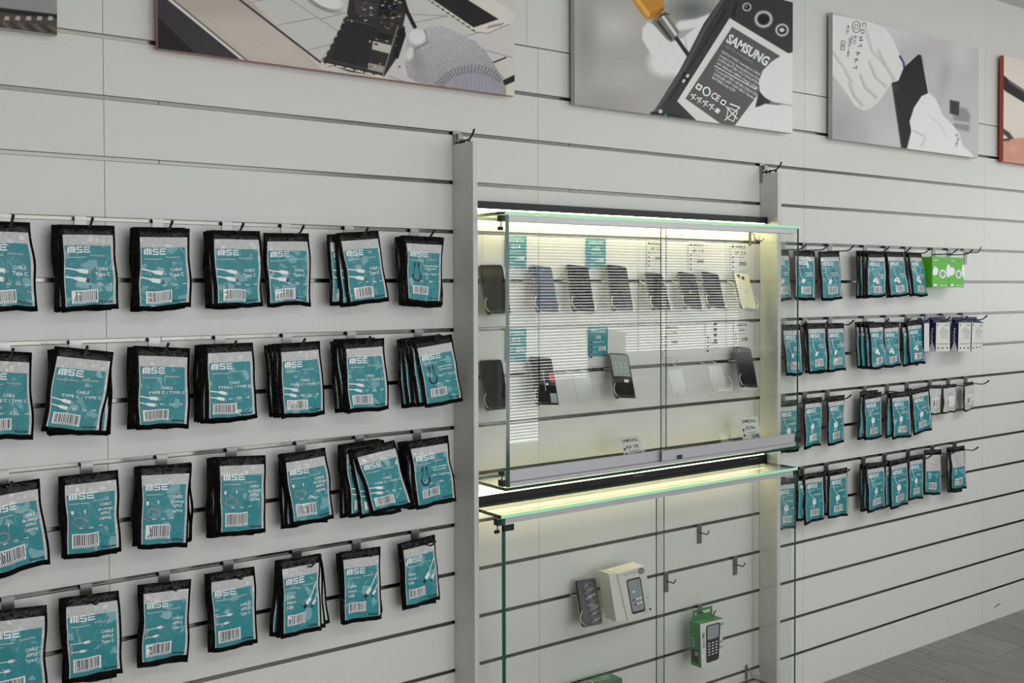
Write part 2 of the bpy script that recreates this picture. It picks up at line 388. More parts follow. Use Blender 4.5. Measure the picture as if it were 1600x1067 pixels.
block('cupboard', 5.36, 6.98, -4.5, -4.25, 0, 0.90, 'dark_paint', 'long cupboard under the window blind, behind the viewer', 'cupboard')
block('sign_block', 4.90, 5.17, -4.45, -4.28, 0.7105, 1.09, 'dark_paint', 'plain block standing in for a sign on the counter below the window', 'box')  # plain block added where a sign breaks the reflected stripes
block('shade_block', 5.0, 5.6, -1.9, -0.03, 0, 1.08, 'dark_paint', 'unseen block added right of the frame to shade the slat wall', 'counter')  # added out of view to keep window light off the lower right wall
# ================================================================== PARTITIONS
def partition(x0, x1, dep, label):
    o = build('partition_panel', MB().box(x0, x1, -dep, -0.0015, 0.0, 1.838), 'partition'); tag(o, label, 'panel', 'upright panels beside the glass cabinets')
    return o
LPX0, LPX1, LPD = 0.9070, 0.9215, 0.099
RPX0, RPX1, RPD = 2.1610, 2.1790, 0.077
partition(LPX0, LPX1, LPD, 'tall white upright panel left of the glass cabinets')
partition(RPX0, RPX1, RPD, 'tall white upright panel right of the glass cabinets')
# ================================================================== HOOKS
def hook_meshes():
    a = MB()   # clip plate with its lip in the slot
    a.box(-0.0125, 0.0125, -0.0030, -0.0013, -0.0340, 0.0045); a.box(-0.0125, 0.0125, -0.0022, 0.006, 0.0030, 0.0046)
    a.box(-0.0125, 0.0125, -0.0075, -0.0030, -0.0045, 0.0020)
    b = MB(); pts = [(0, -0.003, -0.0230), (0, -0.072, -0.0230), (0, -0.084, -0.0205), (0, -0.095, -0.0130), (0, -0.104, -0.0055)]
    b.tube(pts, [0.0022, 0.0022, 0.0024, 0.0027, 0.0034], 8)
    return a.mesh('clip_plate', ['chrome']), b.mesh('hook_arm', ['dark_steel'])
HM = hook_meshes()
# long plate version
a_ = MB(); a_.box(-0.010, 0.010, -0.0030, -0.0013, -0.060, 0.0045); a_.box(-0.010, 0.010, -0.0022, 0.006, 0.003, 0.0046)
LONGPL = a_.mesh('clip_plate', ['chrome'])
def arm_mesh(L, up=0.022, r=0.0021, z=-0.02):
    b = MB(); b.tube([(0, -0.003, z), (0, -L*0.8, z), (0, -L*0.9, z+up*0.35), (0, -L, z+up)], r, 8); return b.mesh('hook_arm', ['dark_steel'])
ARMS = {}
def hook(x, z, label, group, plate=None, arm=None):
    e = empty('display_hook', (x, 0, z), label, 'hook', group)
    link('clip_plate', plate or HM[0], e); link('hook_arm', arm or HM[1], e); return e
# ================================================================== POUCHES
CH = 1.46       # height of the printed card when its width is 1
U0, U1, V0, V1 = 0.07, 0.955, 0.115, 0.94
def plug(p, x, y, ang, s=1.0, tip=BLK, cable=True, m=WHT):
    ca, sa = math.cos(ang), math.sin(ang)
    if cable: p.line([(-0.0, y-(x)*math.tan(ang)*0.8-0.01*s), (x-0.08*s, y-0.08*s*sa)], 0.028*s, m)
    p.rrect(x, y, 0.20*s, 0.085*s, 0.02*s, ang, m)
    p.rrect(x-0.11*s*ca, y-0.11*s*sa, 0.08*s, 0.05*s, 0.015*s, ang, m)
    p.rrect(x+0.12*s*ca, y+0.12*s*sa, 0.075*s, 0.066*s, 0.01*s, ang, tip)
    if tip == BLK: p.rrect(x+0.105*s*ca, y+0.105*s*sa, 0.055*s, 0.05*s, 0.008*s, ang, GRY)
def base_print(seed, logo=True, bc=(0.11, .79, .66, .975), ly=.165, lw=.50):
    p = Pr()
    if logo:
        p.logo(.05, ly*CH, lw, 0.135); p.line([(.05, (ly+.155)*CH), (.45, (ly+.155)*CH)], 0.012, CRD)
        p.text('Accessoires', .70, (ly+.13)*CH, 0.048, CRD, bold=0.005)
    p.barcode(bc[0], bc[1]*CH, bc[2], bc[3]*CH, seed)
    p.text('VCoCom', .83, .962*CH, 0.046, NVY, bold=0.04, width=.30)
    return p
def arrows(p, cx, cy, t, h=0.070):
    p.text(t, cx, cy, h, WHT, bold=0.01)
    w_ = 0.10 + 0.03*len(t)
    p.line([(cx-w_-.07, cy+.005), (cx-w_, cy+.005)], .012); p.line([(cx+w_, cy+.005), (cx+w_+.07, cy+.005)], .012)
    p.poly([(cx+w_+.06, cy-.014), (cx+w_+.10, cy+.005), (cx+w_+.06, cy+.024)]); p.poly([(cx-w_-.06, cy-.014), (cx-w_-.10, cy+.005), (cx-w_-.06, cy+.024)])
def dA(t, sd):
    p = base_print(sd); plug(p, .38, .52*CH, .22, 1.0, GRY); plug(p, .33, .635*CH, .22, 1.05, BLK)
    p.text('CABLE', .77, .485*CH, .062); p.text('Type C', .77, .565*CH, .074, bold=.02); arrows(p, .72, .71*CH, t); return p
def dB(t, sd):
    p = base_print(sd, bc=(.06, .79, .62, .955)); p.text('CABLE', .58, .47*CH, .062, bold=.008); p.text('TYPE C / TYPE C', .58, .54*CH, .056, width=.80)
    plug(p, .30, .625*CH, .2, .85, GRY); plug(p, .25, .715*CH, .2, .85, GRY); arrows(p, .68, .715*CH, t); return p
def dC(t, sd, top='USB / Type C'):
    p = base_print(sd, bc=(.12, .75, .62, .90), ly=.14, lw=.58)
    for dx in (0, .12):
        p.rrect(.19+dx, .385*CH, .045, .07, .01, 0, BLK); p.rrect(.19+dx, .35*CH, .03, .04, .005, 0, BLK)
    p.line([(.19, .41*CH), (.19, .47*CH), (.145, .535*CH)], .014, BLK); p.line([(.31, .41*CH), (.31, .47*CH), (.365, .535*CH)], .014, BLK)
    p.arc(.255, .575*CH, .115, .13, -.35, math.pi+.35, .045, BLK)
    p.text('Câble flexible', .70, .385*CH, .044, WHT, width=.50); p.text('Rétractable', .70, .435*CH, .044, WHT, width=.40)
    p.text(top, .70, .53*CH, .050, WHT, width=.56); arrows(p, .70, .66*CH, t, .05); return p
def dD(t, sd):
    p = base_print(sd, bc=(.07, .72, .63, .93), ly=.13, lw=.52)
    for i, s_ in enumerate(('CABLE', 'de charge', 'APPLE', 'Lighting')): p.text(s_, .80, (.33+.067*i)*CH, .060, WHT)
    p.arc(.22, .55*CH, .14, .085*CH*.8, 0, 6.283, .018, GRY); p.arc(.22, .55*CH, .115, .07*CH*.8, 0, 6.283, .012, GRY)
    p.line([(.10, .52*CH), (.09, .42*CH)], .014, GRY); p.rrect(.09, .40*CH, .055, .09, .01, 0, WHT); p.rrect(.09, .37*CH, .035, .04, .005, 0, BLK)
    p.line([(.34, .52*CH), (.35, .42*CH)], .014, GRY); p.rrect(.35, .40*CH, .03, .07, .01, 0, WHT)
    arrows(p, .47, .635*CH, t, .056); return p
def dE(t, sd):
    p = base_print(sd, bc=(.06, .75, .65, .94), ly=.135, lw=.52)
    for i, s_ in enumerate(('CABLE', 'APPLE', 'Type C')): p.text(s_, .80, (.42+.072*i)*CH, .064, WHT)
    p.arc(.0, .60*CH, .06, .11, -1.5, 1.5, .035, GRY)
    for y, x in ((.52, .36), (.64, .27)):
        p.line([(.03, (y+.005)*CH), (x, y*CH)], .016, WHT); p.rrect(x, y*CH, .12, .055, .01, -.04, WHT); p.rrect(x+.08, y*CH-.003, .05, .04, .005, -.04, GRY)
    return p
def dF(t, sd):
    p = base_print(sd, bc=(.08, .73, .60, .90), ly=.165, lw=.55)
    for i, s_ in enumerate(('Cable', 'micro', 'USB')): p.text(s_, .07, (.45+.08*i)*CH, .072, WHT, al='l')
    p.line([(.98, .28*CH), (.76, .52*CH)], .03, WHT); p.rrect(.70, .565*CH, .19, .10, .02, -.75, WHT); p.rrect(.60, .645*CH, .10, .085, .01, -.75, BLK)
    p.line([(.99, .47*CH), (.92, .55*CH)], .025, WHT); p.rrect(.88, .60*CH, .14, .07, .02, -.85, WHT); p.rrect(.82, .665*CH, .06, .05, .01, -.85, BLK); return p
def dG(t, sd, l1='Adaptateur', l2='secteur'):
    p = base_print(sd, bc=(.25, .74, .80, .92), ly=.12, lw=.62)
    p.text(l1, .66, .40*CH, .055, WHT, width=.44); p.text(l2, .72, .455*CH, .055, WHT, width=.40)
    p.line([(.16, .25*CH), (.20, .42*CH), (.34, .58*CH)], .022, WHT); p.disc(.38, .60*CH, .12, .07, WHT, ang=-.5); p.rrect(.27, .64*CH, .10, .04, .01, -.4, GRY); return p
def dH(t, sd):
    p = base_print(sd, bc=(.25, .77, .80, .95), ly=.14, lw=.60)
    p.text('Charger', .74, .47*CH, .060, WHT, width=.42); p.text('Type C', .80, .535*CH, .060, WHT, width=.30)
    p.line([(.20, .26*CH), (.28, .44*CH), (.36, .54*CH)], .020, WHT)
    p.rrect(.38, .60*CH, .20, .15, .03, -.15, WHT); p.rrect(.27, .63*CH, .12, .11, .02, -.15, WHT); p.rrect(.46, .66*CH, .14, .11, .02, .2, WHT); p.rrect(.38, .60*CH, .08, .05, .01, -.15, GRY); return p
def dI(t, sd):
    p = base_print(sd, bc=(.20, .76, .75, .93), ly=.13, lw=.60)
    p.text('CHARGEUR', .62, .40*CH, .052, WHT, width=.50); p.text('USB', .82, .57*CH, .052, WHT)
    p.line([(.15, .22*CH), (.22, .38*CH), (.40, .50*CH)], .020, WHT)
    p.rrect(.40, .57*CH, .22, .20, .05, -.3, WHT); p.line([(.34, .66*CH), (.30, .72*CH)], .028, WHT); p.line([(.42, .66*CH), (.39, .72*CH)], .028, WHT); p.disc(.42, .55*CH, .04, .03, GRY); return p
def dJ(t, sd):
    p = Pr(); p.barcode(.18, .74*CH, .72, .93*CH, sd)
    p.line([(.14, .50*CH), (.17, .64*CH)], .03, WHT); p.line([(.26, .52*CH), (.27, .64*CH)], .03, WHT); p.disc(.15, .50*CH, .035, .035, WHT); p.disc(.27, .51*CH, .03, .03, WHT)
    p.text('Accessoires', .60, .42*CH, .04, GRY); p.text('Ecouteurs', .68, .52*CH, .052, WHT, width=.40); p.text('filaire', .74, .585*CH, .052, WHT); return p
def dK(t, sd):
    p = Pr(); p.arc(.22, .55*CH, .08, .20, 1.2, 5.4, .05, WHT); p.rrect(.60, .58*CH, .60, .62, .12, 0, WHT); p.rrect(.60, .58*CH, .52, .54, .10, 0, CRD); p.line([(.30, .47*CH), (.88, .47*CH)], .015, GRY)
    p.rrect(.30, .62*CH, .06, .26, .02, 0, BLK); p.disc(.66, .56*CH, .02, .02, GRY); return p
DES = {'A': dA, 'B': dB, 'C': dC, 'D': dD, 'E': dE, 'F': dF, 'G': dG, 'H': dH, 'I': dI, 'J': dJ, 'K': dK}
_dp = {}
def design(code, t):
    if (code, t) not in _dp:
        if code == 'C' and '|' in t: _dp[(code, t)] = dC(t.split('|')[0], 5, t.split('|')[1])
        else: _dp[(code, t)] = DES[code](t, hash_((code, t)))
    return _dp[(code, t)]
def hash_(k): return sum(ord(c)*(i+3) for i, c in enumerate(''.join(k)))
class Surf:
    """front surface of a hanging pouch: bilinear quad with a soft belly and slack edges"""
    def __init__(s, q, Y, bulge, seed):
        s.c = [at(px, py, Y) for px, py in q]; s.b = bulge; rr = random.Random(seed); s.p = [rr.uniform(0, 6.28) for _ in range(6)]; s.a = rr.uniform(0.0010, 0.0030)
        s.tw = rr.uniform(-0.003, 0.003)
    def __call__(s, u, v, lift=0.0):
        a, b, c, d = s.c
        top = a.lerp(b, u); bot = d.lerp(c, u); P = top.lerp(bot, v)
        e = math.sin(math.pi*min(max(v, 0), 1))
        P.x += s.a*math.sin(5.5*v+s.p[0])*(2*u-1)*1.3*e
        P.z += s.a*math.sin(6*u+s.p[1])*v*1.0 + 0.0007*math.sin(17*u+s.p[4])*v
        P.x += 0.0008*math.sin(13*v+s.p[5])*(2*u-1)*e
        bl_ = s.b*(max(0, math.sin(math.pi*min(max(u, 0), 1)))**0.7)*(max(0, math.sin(math.pi*min(1, max(0, (v-0.08)/0.9))))**0.7)
        P.y -= bl_ + 0.0012*math.sin(9*u+5*v+s.p[2])*e + 0.0009*math.sin(13*v-6*u+s.p[3])*e + s.tw*(u-0.5)*v + lift
        return P
def grid_mesh(name, fn, us, vs, mats, mfun, off):
    V = [fn(u, v) for v in vs for u in us]; nu = len(us); F = []; mi = []
    for j in range(len(vs)-1):
        for i in range(nu-1):
            F.append((j*nu+i, j*nu+i+1, (j+1)*nu+i+1, (j+1)*nu+i)); mi.append(mfun((us[i]+us[i+1])/2, (vs[j]+vs[j+1])/2))
    me = bpy.data.meshes.new(name); me.from_pydata([tuple(p-off) for p in V], [], F)
    for m in mats: me.materials.append(MT[m])
    me.polygons.foreach_set('material_index', mi); me.polygons.foreach_set('use_smooth', [True]*len(F)); me.update(); return me
def frange(a, b, n): return [a+(b-a)*i/n for i in range(n+1)]
def pouch(q, Y, code, t, label, group, full=True, seed=0, bulge=0.005, name='accessory_pouch'):
    S = Surf(q, Y, bulge, seed); org = S(0.5, 0.06); e = empty(name, org, label, 'pouch', group)
    # closed body: front skin + flat back
    us = frange(0, 1, 8); vs = frange(0, 1, 12); nu = len(us)
    V = [S(u, v) for v in vs for u in us]; n0 = len(V)
    V += [Vector((p.x, Y+0.0022, p.z)) for p in V]
    F = []
    nv = len(vs)
    for j in range(nv-1):
        for i in range(nu-1):
            a = j*nu+i; F.append((a, a+1, a+nu+1, a+nu)); F.append((n0+a, n0+a+nu, n0+a+nu+1, n0+a+1))
    for i in range(nu-1):
        F.append((i, n0+i, n0+i+1, i+1)); a = (nv-1)*nu+i; F.append((a, a+1, n0+a+1, n0+a))
    for j in range(nv-1):
        a = j*nu; F.append((a, a+nu, n0+a+nu, n0+a)); a = j*nu+nu-1; F.append((a, n0+a, n0+a+nu, a+nu))
    me = bpy.data.meshes.new('pouch_body'); me.from_pydata([tuple(p-org) for p in V], [], F); me.materials.append(MT['black_film'])
    me.polygons.foreach_set('use_smooth', [True]*len(F)); me.update(); link('pouch_body', me, e)
    split = 0.24 if code not in 'JK' else (0.47 if code == 'J' else 2.0)
    if code in 'GHI': split = 0.20
    lv = frange(V0, min(split, V1), 4 if split < .3 else 7) + frange(split, V1, 9)[1:] if split < 1 else frange(V0, V1, 10)
    lv = sorted(set(lv)); lu = sorted(set([U0, U0+0.018] + frange(U0+0.018, U1-0.045, 7) + [U1-0.045, U1]))
    lm = grid_mesh('printed_label', lambda u, v: S(u, v, 0.0006), lu, lv, ['silver_film', 'teal_card'], lambda u, v: 1 if (v > split and U0+0.018 < u < U1-0.045 and v < V1) else 0, org)
    lo = link('printed_label', lm, e)
    if full:
        pr = design(code, t)
        apply_print('print', pr, lambda a, b: S(U0+0.018+a*(U1-U0-0.063), V0+(b/CH)*(V1-V0-0.006), 0.0013), lo, org)
        # hang hole shown as a light slot at the header
    return e
ORD = ['first', 'second', 'third', 'fourth', 'fifth', 'sixth', 'seventh', 'eighth', 'ninth']
ROWN = ['top row', 'second row', 'third row', 'bottom row']
DN = {'A': 'Type C', 'B': 'Type C/Type C', 'C': 'retractable', 'D': 'Lighting', 'E': 'Type C white-plug', 'F': 'micro USB', 'G': 'adapter', 'H': 'Charger', 'I': 'CHARGEUR', 'J': 'earphone', 'K': 'clear white-case'}
def stack(bay, row, i, code, t, q, hx, rear=(), depth=None, hk=None):
    n = len(rear); D = depth or (0.040+0.0085*n)
    sd = (17*row+i*5+(100 if bay == 'right' else 0))
    size = t.split('|')[0]
    what = (DN[code]+' '+size).strip()
    kind = 'clear' if code == 'K' else 'teal'
    grp = 'hanging pouches on the %s bay' % bay
    pouch(q, -D, code, t, '%s %s pouch, front of %s hook, %s, %s bay' % (kind, what, ORD[i], ROWN[row], bay) , grp, seed=sd)
    TL, TR, BR, BL = q
    for j, rb in enumerate(rear):
        if not isinstance(rb[0], tuple):
            tlx, tly, blx, bly = rb; qq = [(tlx, tly), (tlx+(TR[0]-TL[0])*0.97, tly+(TR[1]-TL[1])*0.6), (blx+(TR[0]-TL[0])*0.97, bly+(BR[1]-BL[1])*0.7), (blx, bly)]
        else: qq = rb
        vis = abs(qq[0][0]-TL[0]) + abs(qq[3][0]-BL[0]) > 9
        pouch(qq, -(D-0.0085*(j+1)), code, t, '%s %s pouch, %s behind front, %s hook, %s, %s bay' % (kind, what.split(' ')[0], ORD[j], ORD[i], ROWN[row], bay), grp, full=vis, seed=sd+31*(j+1), bulge=0.003)
    k = (1, -1, -3, -5)[row]
    hp = at(hx, TL[1]-8, 0)
    if hk is not False:
        hook(hp.x, slot_z(k), 'metal display hook, %s from left, %s, %s bay' % (ORD[i], ROWN[row], bay), 'display hooks on the %s bay' % bay)
# ---- left bay
Q = lambda *a: [(a[i], a[i+1]) for i in range(0, 8, 2)]
LB = 'left'
stack(LB, 0, 0, 'A', '1m', Q(-42, 344, 47, 347.5, 59.6, 485, -30, 490), 5)
stack(LB, 0, 1, 'A', '1m', Q(90, 350.5, 179, 352.6, 185.6, 482, 96.8, 487.6), 125, [(84, 351, 88, 488), (80, 351, 84.5, 486)])
stack(LB, 0, 2, 'A', '1m', Q(211.5, 355, 296.5, 357, 299, 481, 212.6, 486.5), 246, [(207, 354.5, 207.5, 487), (203.5, 355.5, 203.5, 486)])
stack(LB, 0, 3, 'A', '1m', Q(328.5, 359.4, 406, 361, 411, 477.5, 335, 483), 354, [(322, 360, 327, 483.5), (317.5, 361.5, 321, 483.5)])
stack(LB, 0, 4, 'A', '2m', Q(411.5, 363.8, 482.5, 364.5, 486, 478, 417.5, 478.8), 446)
stack(LB, 0, 5, 'A', '2m', Q(526, 364, 591, 360, 608, 470, 545.5, 479), 544, [(523, 365.5, 532, 479.5), (511, 366.3, 515.5, 479.5)])
stack(LB, 0, 6, 'C', '1.80m', Q(629, 367.5, 694, 371, 688, 477.5, 635.5, 473), 646, [(626, 368, 629, 474), (622, 369, 627, 477), (617, 370, 623.5, 477.5)])
stack(LB, 1, 0, 'B', '0.5m', Q(-38, 546, 50, 550.6, 52, 685.6, -36, 690), 5)
stack(LB, 1, 1, 'B', '1m', Q(85.5, 540.5, 177.8, 550, 157.5, 680, 63.7, 675.5), 117, [Q(80, 545, 174, 550, 169, 679, 73, 678), Q(74, 546, 176, 550.5, 172.8, 677.8, 76, 681)])
stack(LB, 1, 2, 'B', '1m', Q(209, 540, 297, 544, 295, 668.8, 212.6, 671), 240, [(204, 541.5, 205, 670), (199, 542, 198.5, 670)])
stack(LB, 1, 3, 'B', '1m', Q(319.5, 538, 395, 535, 402.5, 654, 320.6, 662), 343, [(313, 538, 313, 663), (308, 538.5, 308, 662), (304, 539.5, 303, 660.5)])
stack(LB, 1, 4, 'B', '2m', Q(432.5, 537.5, 500, 532.5, 508, 647.5, 440, 655.5), 448, [(426, 537, 433, 653), (419, 538, 428, 654), (412.5, 539.5, 421, 652.5)])
stack(LB, 1, 5, 'B', '2m', Q(533.7, 532.5, 600.5, 528, 608, 638.8, 543, 647), 548, [(528, 532, 538, 645), (521, 530, 531, 644), (516, 533.7, 523.7, 644.5)])
stack(LB, 1, 6, 'C', '1.80m|Type C / Type C', Q(645.5, 532.5, 706, 522, 723.7, 627.5, 664.5, 637.5), 653, [(638, 532, 652, 636), (632, 529, 645, 636), (626, 529, 636, 637), (620, 530.5, 627.5, 637)])
stack(LB, 2, 0, 'D', '1m', Q(-30, 762, 62, 747.5, 78.8, 881, -16, 907), 3)
stack(LB, 2, 1, 'D', '1m', Q(94.5, 744, 184.5, 734, 190, 863, 99, 874.6), 135, [(91, 744.5, 96, 874)])
stack(LB, 2, 2, 'D', '1m', Q(215, 728, 300, 724, 293, 855.5, 215, 857.8), 252, [Q(210.5, 729, 296, 724, 298, 848, 211, 854), Q(209, 731, 299, 722, 300, 843, 207, 853)])
stack(LB, 2, 3, 'D', '1m', Q(338, 714, 415, 711, 415, 832.5, 340, 839), 361, [(332, 714, 334, 838), (327, 715, 328, 839), (323, 716, 322.5, 840)])
stack(LB, 2, 4, 'D', '2m', Q(440, 711, 508, 699, 522, 810, 455, 824), 469, [(437, 709, 446, 825), (434.5, 710, 439, 825.5)])
stack(LB, 2, 5, 'B', '2m', Q(550, 704, 616, 687.5, 645.5, 789, 581, 805), 561, [(545, 706, 563, 811), (536, 697, 545, 808), (532, 696, 539, 808.5), (528, 695, 531, 809)])
stack(LB, 2, 6, 'C', '1.80m|USB / Lighting', Q(635, 690, 700, 680, 713, 782.5, 651, 796), 651, [(630, 690, 643, 795), (625, 690, 637, 796), (621, 691, 631, 796)])
stack(LB, 3, 0, 'E', '', Q(-25, 956, 73, 945, 75, 1088, -20, 1105), 12)
stack(LB, 3, 1, 'E', '', Q(97, 934, 185.6, 922.6, 192.4, 1052, 101, 1068), 134, [(92, 935, 97, 1070)])
stack(LB, 3, 2, 'E', '', Q(218, 913.6, 299, 904.6, 294, 1029.5, 217, 1042), 256, [(215, 914, 214.5, 1043)])
stack(LB, 3, 3, 'E', '', Q(325, 896, 397.5, 885, 403, 1005, 331, 1021), 356, [(319.5, 897, 325, 1018)])
stack(LB, 3, 4, 'F', '', Q(436, 876, 500, 864.5, 503, 985, 439, 997.5), 463, [Q(433, 875, 502, 865, 509, 980, 432, 996), Q(429.5, 876, 500, 866, 499, 984, 421, 995), Q(431, 876, 503.5, 875, 516, 975, 445, 990)])
stack(LB, 3, 5, 'F', '', Q(531, 862.5, 594.5, 853.7, 596, 966, 535.5, 977), 556, [(528, 864, 533, 975), Q(525, 865, 591, 856, 598, 957, 533, 972)])
stack(LB, 3, 6, 'F', '', Q(625, 848.7, 679.5, 835, 687.5, 937, 632, 953), 648, [(621, 850, 629, 953)])
# ---- right bay
RB = 'right'
stack(RB, 0, 0, 'G', '', Q(1211, 390, 1231.6, 391, 1237, 470, 1212, 470), 1222)
stack(RB, 0, 1, 'G', '', Q(1240, 391, 1273, 392.6, 1274.3, 470.3, 1240.5, 468), 1256)
stack(RB, 0, 2, 'G', '', Q(1279, 393, 1311, 392.6, 1317, 468, 1284, 470), 1296)
stack(RB, 0, 3, 'H', '', Q(1355, 394, 1383, 394, 1384, 463, 1354, 466), 1351, [(1349, 393, 1350, 466), (1343, 392, 1344, 466), (1338, 391.5, 1338, 466)])
stack(RB, 0, 4, 'H', '', Q(1384, 393, 1411, 394, 1421, 461, 1391, 466), 1385, [(1383, 393, 1386, 465)])
stack(RB, 0, 5, 'H', '', Q(1419, 394, 1439, 395, 1450, 463, 1427.6, 463), 1416, [(1413, 394, 1422, 463)])
stack(RB, 1, 0, 'G', '', Q(1221, 507.5, 1250, 506.5, 1254, 586, 1228.5, 588), 1222)
stack(RB, 1, 1, 'G', '', Q(1259.5, 505, 1289.5, 504.5, 1292.5, 582, 1264.6, 584), 1256, [(1256, 506, 1259, 584)])
stack(RB, 1, 2, 'G', '', Q(1291.5, 505, 1318, 504.5, 1322.5, 578.6, 1293.5, 581.7), 1296)
stack(RB, 1, 3, 'H', '', Q(1355.5, 504.5, 1379, 503, 1385, 574.5, 1362.6, 577.6), 1351, [(1350, 504, 1355, 577), (1343, 503, 1347, 577), (1336, 503, 1340, 576.6)])
stack(RB, 1, 4, 'H', '', Q(1380, 505.5, 1404, 503, 1408, 572.5, 1381, 574.5), 1385)
stack(RB, 1, 5, 'H', '', Q(1416, 502, 1441, 498.6, 1447, 568, 1421, 570), 1416, [(1408, 504, 1411, 572)])
stack(RB, 2, 0, 'I', '', Q(1214, 628, 1246.5, 624, 1248, 705.5, 1221, 708), 1222)
stack(RB, 2, 1, 'I', '', Q(1256, 622.6, 1284, 620, 1282.6, 695.8, 1257, 702), 1256)
stack(RB, 2, 2, 'I', '', Q(1291.6, 620, 1319.7, 616.6, 1318.5, 691.6, 1294, 697), 1292)
stack(RB, 2, 3, 'I', '', Q(1349, 616.5, 1377, 611.7, 1378.6, 683.6, 1351, 688.5), 1350, [(1344.5, 611.7, 1340, 687)])
stack(RB, 2, 4, 'I', '', Q(1391.6, 614, 1421, 610.5, 1424, 682, 1394.7, 687), 1385, [(1386, 614, 1384, 684)])
stack(RB, 2, 5, 'I', '', Q(1422.5, 609, 1451, 603, 1456.6, 672, 1428, 679.5), 1416)
stack(RB, 2, 6, 'K', '', Q(1450, 602, 1471, 601.5, 1469.5, 647.7, 1452, 648), 1452)
stack(RB, 2, 7, 'K', '', Q(1473, 601.5, 1494, 599.5, 1493, 644.6, 1471.5, 646), 1481)
stack(RB, 2, 8, 'K', '', Q(1506, 598, 1521, 596, 1521, 639.7, 1506, 643), 1508)
stack(RB, 3, 0, 'I', '', Q(1213, 750, 1243, 746, 1244, 823.7, 1215, 830), 1222)
stack(RB, 3, 1, 'I', '', Q(1255, 741, 1287.5, 736, 1288, 810, 1257.5, 821), 1252, [(1245, 742, 1245, 815)])
stack(RB, 3, 2, 'I', '', Q(1294, 736, 1324, 730, 1324.5, 806.6, 1294, 809.6), 1290, [(1288, 736, 1288, 806)])
stack(RB, 3, 3, 'I', '', Q(1353, 725, 1382, 721, 1383.5, 794.5, 1355.7, 801), 1348, [(1348, 724, 1350, 800), (1343.5, 725, 1345, 799)])
stack(RB, 3, 4, 'I', '', Q(1390, 720, 1418, 714, 1419.6, 788.4, 1391.6, 795.7), 1381, [(1382, 721, 1383, 793)])
stack(RB, 3, 5, 'I', '', Q(1419.6, 713, 1442, 709, 1442.7, 778.6, 1420, 782), 1418)
stack(RB, 3, 6, 'J', '', Q(1444, 703, 1471, 702, 1469.5, 772.5, 1444, 773.7), 1456)
stack(RB, 3, 7, 'J', '', Q(1484, 699.4, 1507, 695.8, 1511, 764, 1485.4, 766.4), 1491, [(1479.3, 699, 1481, 770)])
# ---- boxes hanging on the right bay
def lerp2(q3):
    a, b, c, d = q3
    return lambda u, v, lift=0.0: (a.lerp(b, u)).lerp(d.lerp(c, u), v) + Vector((0, -lift, 0))
def carton(name, q, Y, dep, label, group, mats, cat='box'):
    """box whose front face is the quad q on plane y=Y; mats: list and faces = front, back, top, right, bottom, left"""
    fr = [at(px, py, Y) for px, py in q]; bk = [p+Vector((0, dep, 0)) for p in fr]
    org = (fr[0]+fr[2])/2+Vector((0, dep/2, 0)); e = empty(name, org, label, cat, group)
    o = build('carton', MB().hexa(fr, bk, faces=mats[1]), mats[0], e, org)
    return e, fr, org, o
def green_print():
    p = Pr(); p.text('belkin', .22, .12, .07, WHT, width=.22); p.text('LDNA', .70, .13, .06, GRY, width=.26)
    p.rrect(.20, .52, .30, .26, .08, .5, WHT); p.rrect(.12, .62, .20, .16, .06, .5, WHT); p.disc(.62, .64, .20, .17, WHT); p.disc(.62, .64, .13, .11, GRY)
    p.disc(.96, .52, .13, .26, WHT); p.rect(.08, 1.02, .28, 1.10, WHT); p.line([(.45, 1.08), (.9, 1.08)], .02, WHT); return p
for i, (q, hx, lb) in enumerate(((Q(1456.5, 401, 1482.7, 402, 1482.7, 449, 1456.5, 449), 1458, 'lime green charger box, left of the two side by side'), (Q(1483.3, 402, 1506, 402.7, 1506, 449, 1483.3, 449), 1482, 'lime green charger box, right of the two side by side'))):
    e, fr, org, o = carton('charger_box', q, -0.072, 0.045, lb, 'lime green boxes', (['green_card'], [0]*6))
    S = lerp2(fr); apply_print('print', green_print(), lambda a, b, S=S: S(a, b/1.15, 0.0006), e, org)
    tb = [fr[0].lerp(fr[1], .3)+Vector((0, .003, .018)), fr[0].lerp(fr[1], .7)+Vector((0, .003, .018)), fr[0].lerp(fr[1], .7)+Vector((0, .003, 0)), fr[0].lerp(fr[1], .3)+Vector((0, .003, 0))]
    hp = at(hx, 392); hook(hp.x, slot_z(1), 'metal display hook above lime green box, %s' % ('left one' if i == 0 else 'right one'), 'display hooks on the right bay')
hp = at(1508, 392); hook(hp.x, slot_z(1), 'empty metal hook with long plate right of the green boxes', 'display hooks on the right bay', LONGPL, arm_mesh(0.07, z=-0.012))
def ear_print():
    p = Pr(); p.line([(.12, .05), (.12, .14)], .05, NVY); p.text('Fairplay', .76, .10, .05, NVY, width=.26)
    for x, y in ((.38, .35), (.52, .25), (.66, .35), (.80, .38)):
        p.arc(x, y, .05, .05, 0, 6.28, .02, GRY, 8); p.line([(x, y+.05), (x+.03, .70)], .02, GRY)
    p.text('ECOUTEURS FILAIRES', .5, .92, .035, BLK, width=.75)
    for x in (.18, .48, .80): p.disc(x, 1.10, .05, .04, NVY)
    return p
